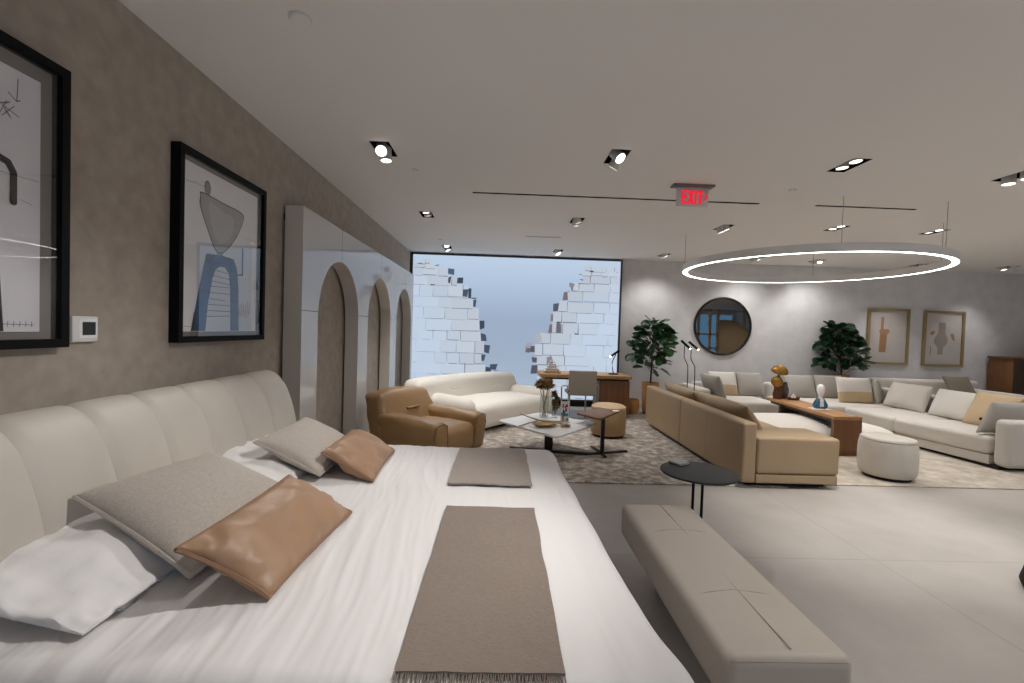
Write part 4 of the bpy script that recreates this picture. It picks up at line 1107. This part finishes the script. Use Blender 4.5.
so = Matrix.Translation((-3.85, -7.6, 0))
put('base', soft((3.30, 7.20, .05), (4.50, 8.2, .155), .012), M['sofa'])
put('seat_cushion', soft((3.475, 7.12, .16), (4.52, 8.03, .365), .05, (0, 0, .012)), M['sofa'])
put('armrest', soft((3.27, 7.32, .05), (3.465, 8.2, .54), .05), M['sofa'])
put('backrest', soft((3.475, 8.03, .05), (4.66, 8.20, .58), .05), M['sofa'])
put('plinth', box(B(), (3.4, 7.3, 0), (4.4, 8.1, .05)), M['darkgap'], smooth=False)
def upr(x0, x1, y, z0, z1, lean_=.14): return [(x0, y, z0), (x1, y, z0), (x1 - .01, y + lean_, z1), (x0 + .01, y + lean_, z1)]
G1 = 'loose cushions on the pale sofas'
cushion('cushion', upr(3.70, 4.20, 7.86, .37, .775), .17, [M['sofaw'], M['sand']], 'white cushion with sand lower half on the sofa section left of the table', G1, mi_low=.42, seed=11, pinch=.03)
cushion('cushion', upr(4.21, 4.68, 7.90, .37, .77), .17, M['sofag'], 'grey linen cushion beside the gold sculpture', G1, seed=12, pinch=.03)
cushion('cushion', [(3.66, 7.20, .38), (3.64, 7.86, .38), (3.50, 7.86, .76), (3.53, 7.22, .76)], .15, M['sofag'], 'grey linen cushion leaning on the left sofa arm, seen edge on', G1, seed=13, pinch=.03)
cushion('cushion', upr(5.05, 5.60, 7.86, .37, .755), .17, M['sofag'], 'grey linen cushion behind the small white bust', G1, seed=14, pinch=.03)
cushion('cushion', upr(5.61, 6.15, 7.88, .37, .765), .17, M['sofag'], 'grey linen cushion partly behind the white and sand cushion', G1, seed=15, pinch=.03)
cushion('cushion', upr(5.62, 6.22, 7.36, .37, .785, .12), .16, [M['sofaw'], M['sand']], 'white cushion with sand lower half in the sofa corner', G1, mi_low=.45, seed=16, pinch=.03)
cushion('cushion', [(6.22, 7.28, .37), (6.42, 7.56, .37), (6.42, 7.62, .76), (6.22, 7.34, .76)], .14, M['sofag'], 'grey linen cushion wedged in the sofa corner, seen edge on', G1, seed=17, pinch=.03)
cushion('cushion', [(6.24, 6.50, .37), (6.24, 7.22, .37), (6.38, 7.20, .76), (6.38, 6.52, .76)][::-1], .20, M['sofa'], 'pale linen back cushion on the right run of the sofa, farther one', G1, seed=18, pinch=.03)
cushion('cushion', [(6.20, 5.72, .37), (6.22, 6.42, .37), (6.38, 6.42, .75), (6.36, 5.74, .75)][::-1], .20, M['sofaw'], 'pale linen back cushion on the right run of the sofa, nearer one', G1, seed=19, pinch=.03)
ct = cushion('cushion', [(6.05, 5.30, .38), (6.08, 5.80, .38), (6.26, 5.78, .79), (6.24, 5.22, .79)][::-1], .13, M['sand'], 'sand coloured cushion leaning at the near end of the corner sofa', G1, seed=20, pinch=.03)
b = bbox((6.035, 5.52, .46), (6.055, 5.545, .49), .001, 1); b.transform(Matrix.Translation(-ct.location)); link('fabric_tag', b, M['black'], ct)
cushion('cushion', [(5.52, 5.10, .385), (6.30, 5.10, .385), (6.30, 5.07, .75), (5.66, 5.07, .75)], .19, M['sofag'], 'dark grey linen cushion against the near sofa arm at right', G1, seed=21, pinch=.03)

# quilted ottoman
t = thing('ottoman', 'wide white quilted ottoman under the oak bridge table', 'ottoman', (4.16, 6.02, RZ0))
b = B(); n = 72; rings = []
def se(a, rx, ry, e=.55):
    c, s = math.cos(a), math.sin(a); return (math.copysign(abs(c) ** e, c) * rx, math.copysign(abs(s) ** e, s) * ry)
for k, z in ((.98, .05), (1.0, .07), (1.0, .16), (.985, .21), (.95, .245), (.88, .275), (.7, .31), (.4, .335), (.15, .342)):
    rings.append([b.verts.new((*se(2 * PI * i / n, .95 * k, .62 * k), z)) for i in range(n)])
for A, C in zip(rings, rings[1:]):
    for i in range(n): b.faces.new((A[i], A[(i + 1) % n], C[(i + 1) % n], C[i]))
b.faces.new(rings[-1]); b.faces.new(rings[0][::-1])
link('cushion_top', b, M['quilt'], t)
link('base', prism([se(2 * PI * i / 48, .88, .55) for i in range(48)], 0, .05), M['darkgap'], t, False)

# bridge table
t = thing('bridge_table', 'long oak waterfall table bridging over the quilted ottoman', 'table', (4.36, 6.25, RZ0))
a0, a1 = Vector((4.03, 5.34)), Vector((4.375, 5.34)); b0, b1 = Vector((4.15, 6.92)), Vector((4.56, 6.92))
def pt(P): return [(p[0] - 4.36, p[1] - 6.25) for p in P]
link('tabletop', prism(pt([a0, a1, b1, b0]), .432, .472, .003), M['oak'], t)
dv = (b0 - a0).normalized() * .05
link('leg', prism(pt([a0, a1, a1 + dv, a0 + dv]), 0, .4318, .003), M['oakz'], t)
dv = (b0 - a0).normalized(); fb0, fb1 = b0 - dv * .34, b1 - dv * .34
link('leg', prism(pt([fb0 - dv * .05, fb1 - dv * .05, fb1, fb0]), 0, .4318, .003), M['darkwood'], t)
link('under_rail', prism(pt([a0 + Vector((.03, .08)), a1 + Vector((-.02, .08)), b1 + Vector((-.03, -.06)), b0 + Vector((.02, -.06))]), .395, .4318), M['darkwood'], t)
TZ = .4725 + RZ0
LZ = TZ
o = thing('mushroom_sculpture', 'gilded mushroom cap sculpture on a brown trunk, far end of the bridge table', 'sculpture', (4.235, 6.80, LZ)); o.scale = (.88, .88, .95)
link('trunk', lathe([(0, 0), (.07, 0), (.085, .08), (.06, .16), (.075, .22), (.05, .27), (0, .28)], 20, (0, 0, 0), None, None, 1, .8), mat('brown_trunk', '5c3a24', .6, var=.3, vscale=20, bump=.4, bscale=40), o)
def cap(c, r, h, rot):
    return lathe([(0, h), (r * .4, h * .93), (r * .75, h * .65), (r * .97, h * .2), (r, 0), (r * .9, -h * .06), (r * .3, 0), (0, .0)], 28, c, None, rot)
link('cap', cap((-.045, -.04, .27), .095, .10, Matrix.Rotation(.9, 4, 'X') @ Matrix.Rotation(-.3, 4, 'Y')), M['gold'], o)
link('cap', cap((.015, .0, .43), .135, .11, Matrix.Rotation(.35, 4, 'X')), M['gold'], o)
link('stalk', tube([(0, 0, .26), (.015, 0, .43)], .022, 10), M['gold'], o)
o = thing('grey_vase', 'small dark grey vase beside the gilded sculpture', 'vase', (4.36, 6.84, LZ))
link('vessel', lathe([(0, 0), (.035, 0), (.06, .06), (.065, .14), (.045, .2), (.04, .235), (.048, .25), (.038, .25), (.034, .21), (0, .2)], 24), mat('grey_glaze', '55524f', .4), o)
link('foot_ring', lathe([(.03, -.0), (.037, .0), (.04, .008), (.03, .01)], 24), M['black'], o)
o = thing('trinket_dish', 'small brown dish holding a white cone, on the bridge table', 'dish', (4.43, 6.72, LZ))
link('dish', lathe([(0, 0), (.07, 0), (.085, .03), (.08, .035), (.065, .012), (0, .01)], 24, (0, 0, 0), None, None, 1.1, .8), mat('brown_dish', '5e3320', .45), o)
link('cone', lathe([(0, .011), (.05, .011), (.03, .06), (0, .10)], 6), M['paper'], o)
# small bust
o = thing('bust_sculpture', 'small white bust with blue shoulders standing on the bridge table', 'sculpture', (4.21, 5.84, TZ), -.15)
link('base', bbox((-.11, -.08, 0), (.11, .08, .014), .004), M['paper'], o)
def bustf(p):
    return p
b = lathe([(0, .15), (.028, .15), (.026, .18), (.038, .205), (.048, .24), (.050, .275), (.044, .31), (.025, .328), (0, .333)], 28, (0, 0, 0), None, None, .9, 1.05)
for v in b.verts:
    if v.co.y < -.01 and .19 < v.co.z < .32:
        x, z = v.co.x, v.co.z
        v.co.y -= .016 * math.exp(-(x / .010) ** 2 - ((z - .25) / .022) ** 2)
        v.co.y += .007 * (math.exp(-((x - .018) / .010) ** 2 - ((z - .27) / .010) ** 2) + math.exp(-((x + .018) / .010) ** 2 - ((z - .27) / .010) ** 2))
        v.co.y -= .006 * math.exp(-(x / .018) ** 2 - ((z - .215) / .006) ** 2)
link('head', b, M['paper'], o)
b = soft((-.088, -.045, .014), (.088, .045, .16), .04, fn=lambda p: Vector((p.x * (1 - .55 * max(0, (p.z - .07) / .09)), p.y * (1 - .3 * max(0, (p.z - .07) / .09)), p.z)))
bmat = [mat('blue_glaze', '3f7f9e', .35, c2='1e2c3c', vscale=14), M['paper']]
for f in b.faces:
    c = f.calc_center_median()
    f.material_index = 1 if abs(c.x) < .022 and c.z > .04 else 0
link('shoulders', b, bmat, o)
tag(link('card', bbox((4.27, 5.40, TZ), (4.35, 5.52, TZ + .004), .001, 1), mat('grey_card', '9ba0a8', .6)), 'grey card lying at the near end of the bridge table', 'card')

# round stool
t = thing('stool', 'round ivory leather stool on the pale rug', 'stool', (4.015, 4.56, RZ0)); t.scale = (.92, .92, 1.04)
link('body', lathe([(0, .03), (.235, .03), (.258, .055), (.268, .12), (.27, .22), (.266, .32), (.255, .362), (.245, .368)], 56), M['stool'], t)
link('seat', lathe([(.245, .368), (.254, .378), (.245, .393), (.2, .403), (.1, .409), (0, .41)], 56), M['stool'], t)
link('base', lathe([(0, 0), (.215, 0), (.215, .032), (0, .032)], 40), M['darkgap'], t)
b = bbox((-.012, -.006, .08), (.012, .006, .115), .001, 1); b.transform(Matrix.Translation((.235, -.125, 0)) @ Matrix.Rotation(.9, 4, 'Z')); link('fabric_tag', b, M['black'], t)

# ------------------------------------------------------------------ sofa at the back wall, cabinet
t = thing('sofa', 'pale sofa at the back wall under the gold framed prints', 'sofa', (7.6, 7.9, 0))
so = Matrix.Translation((-7.6, -7.9, 0))
put('base', soft((6.86, 7.3, .05), (8.68, 8.40, .2), .02), M['sofa'])
put('backrest', soft((6.86, 8.19, .2), (8.90, 8.40, .725), .06), M['sofa'])
put('seat_cushion', soft((6.88, 7.26, .205), (8.44, 8.18, .42), .05, (0, 0, .015)), M['sofa'])
put('armrest', soft((8.45, 7.22, .2), (8.69, 8.18, .60), .06), M['sofa'])
put('plinth', box(B(), (6.95, 7.38, 0), (8.6, 8.33, .05)), M['darkgap'], smooth=False)
cushion('cushion', [(8.0, 7.80, .43), (8.43, 7.76, .43), (8.40, 7.95, .82), (7.94, 7.97, .82)], .14, M['taupe'], 'taupe cushion on the pale sofa at the back wall', seed=23)
t = thing('cabinet', 'dark wood cabinet at the far right of the back wall', 'cabinet', (9.92, 8.23, 0))
link('body', bbox((-.60, -.2, .04), (.60, .22, 1.16), .005), M['oakz'], t)
link('top', bbox((-.62, -.22, 1.16), (.62, .23, 1.195), .004), M['walnut'], t)
for x in (-.59, .005): link('door', bbox((x, -.218, .06), (x + .585, -.2, 1.14), .003), M['darkwood'], t)
link('plinth', box(B(), (-.55, -.16, 0), (.55, .2, .04)), M['darkgap'], t, False)

# dark footstool cut by the right photo edge
t = thing('footstool', 'low black footstool cut by the right edge of the photo', 'footstool', (3.25, 2.37, 0))
link('body', lathe([(0, .02), (.245, .02), (.255, .05), (.235, .13), (.20, .15), (0, .155)], 40), M['black'], t)
link('base', lathe([(0, 0), (.2, 0), (.2, .021), (0, .021)], 32), M['darkgap'], t)

# ------------------------------------------------------------------ camera, world, view
w = bpy.data.worlds.new('showroom_world'); S.world = w; w.use_nodes = True
w.node_tree.nodes['Background'].inputs[0].default_value = (.02, .02, .022, 1)
cd = bpy.data.cameras.new('camera'); cd.sensor_width = 36; cd.lens = 455 / 1024 * 36; cd.clip_start = .02; cd.clip_end = 100
cam = bpy.data.objects.new('camera', cd); COL.objects.link(cam)
Rw = Matrix(((0.9991963250092532, -0.02416036601993804, 0.031984071063351376), (0.031345640183167926, -0.026356762930841496, -0.9991610340126935), (0.024983092873186376, 0.9993605944610735, -0.02557825851968232)))
R3 = Rw.transposed() @ Matrix.Diagonal((1, -1, -1))
cam.matrix_world = Matrix.Translation((0, 0, 1.40)) @ R3.to_4x4()
S.camera = cam
vs = S.view_settings; S.display_settings.display_device = 'sRGB'
vs.view_transform = 'Standard'; vs.look = 'None'; vs.gamma = 1; vs.exposure = .16; vs.use_curve_mapping = False
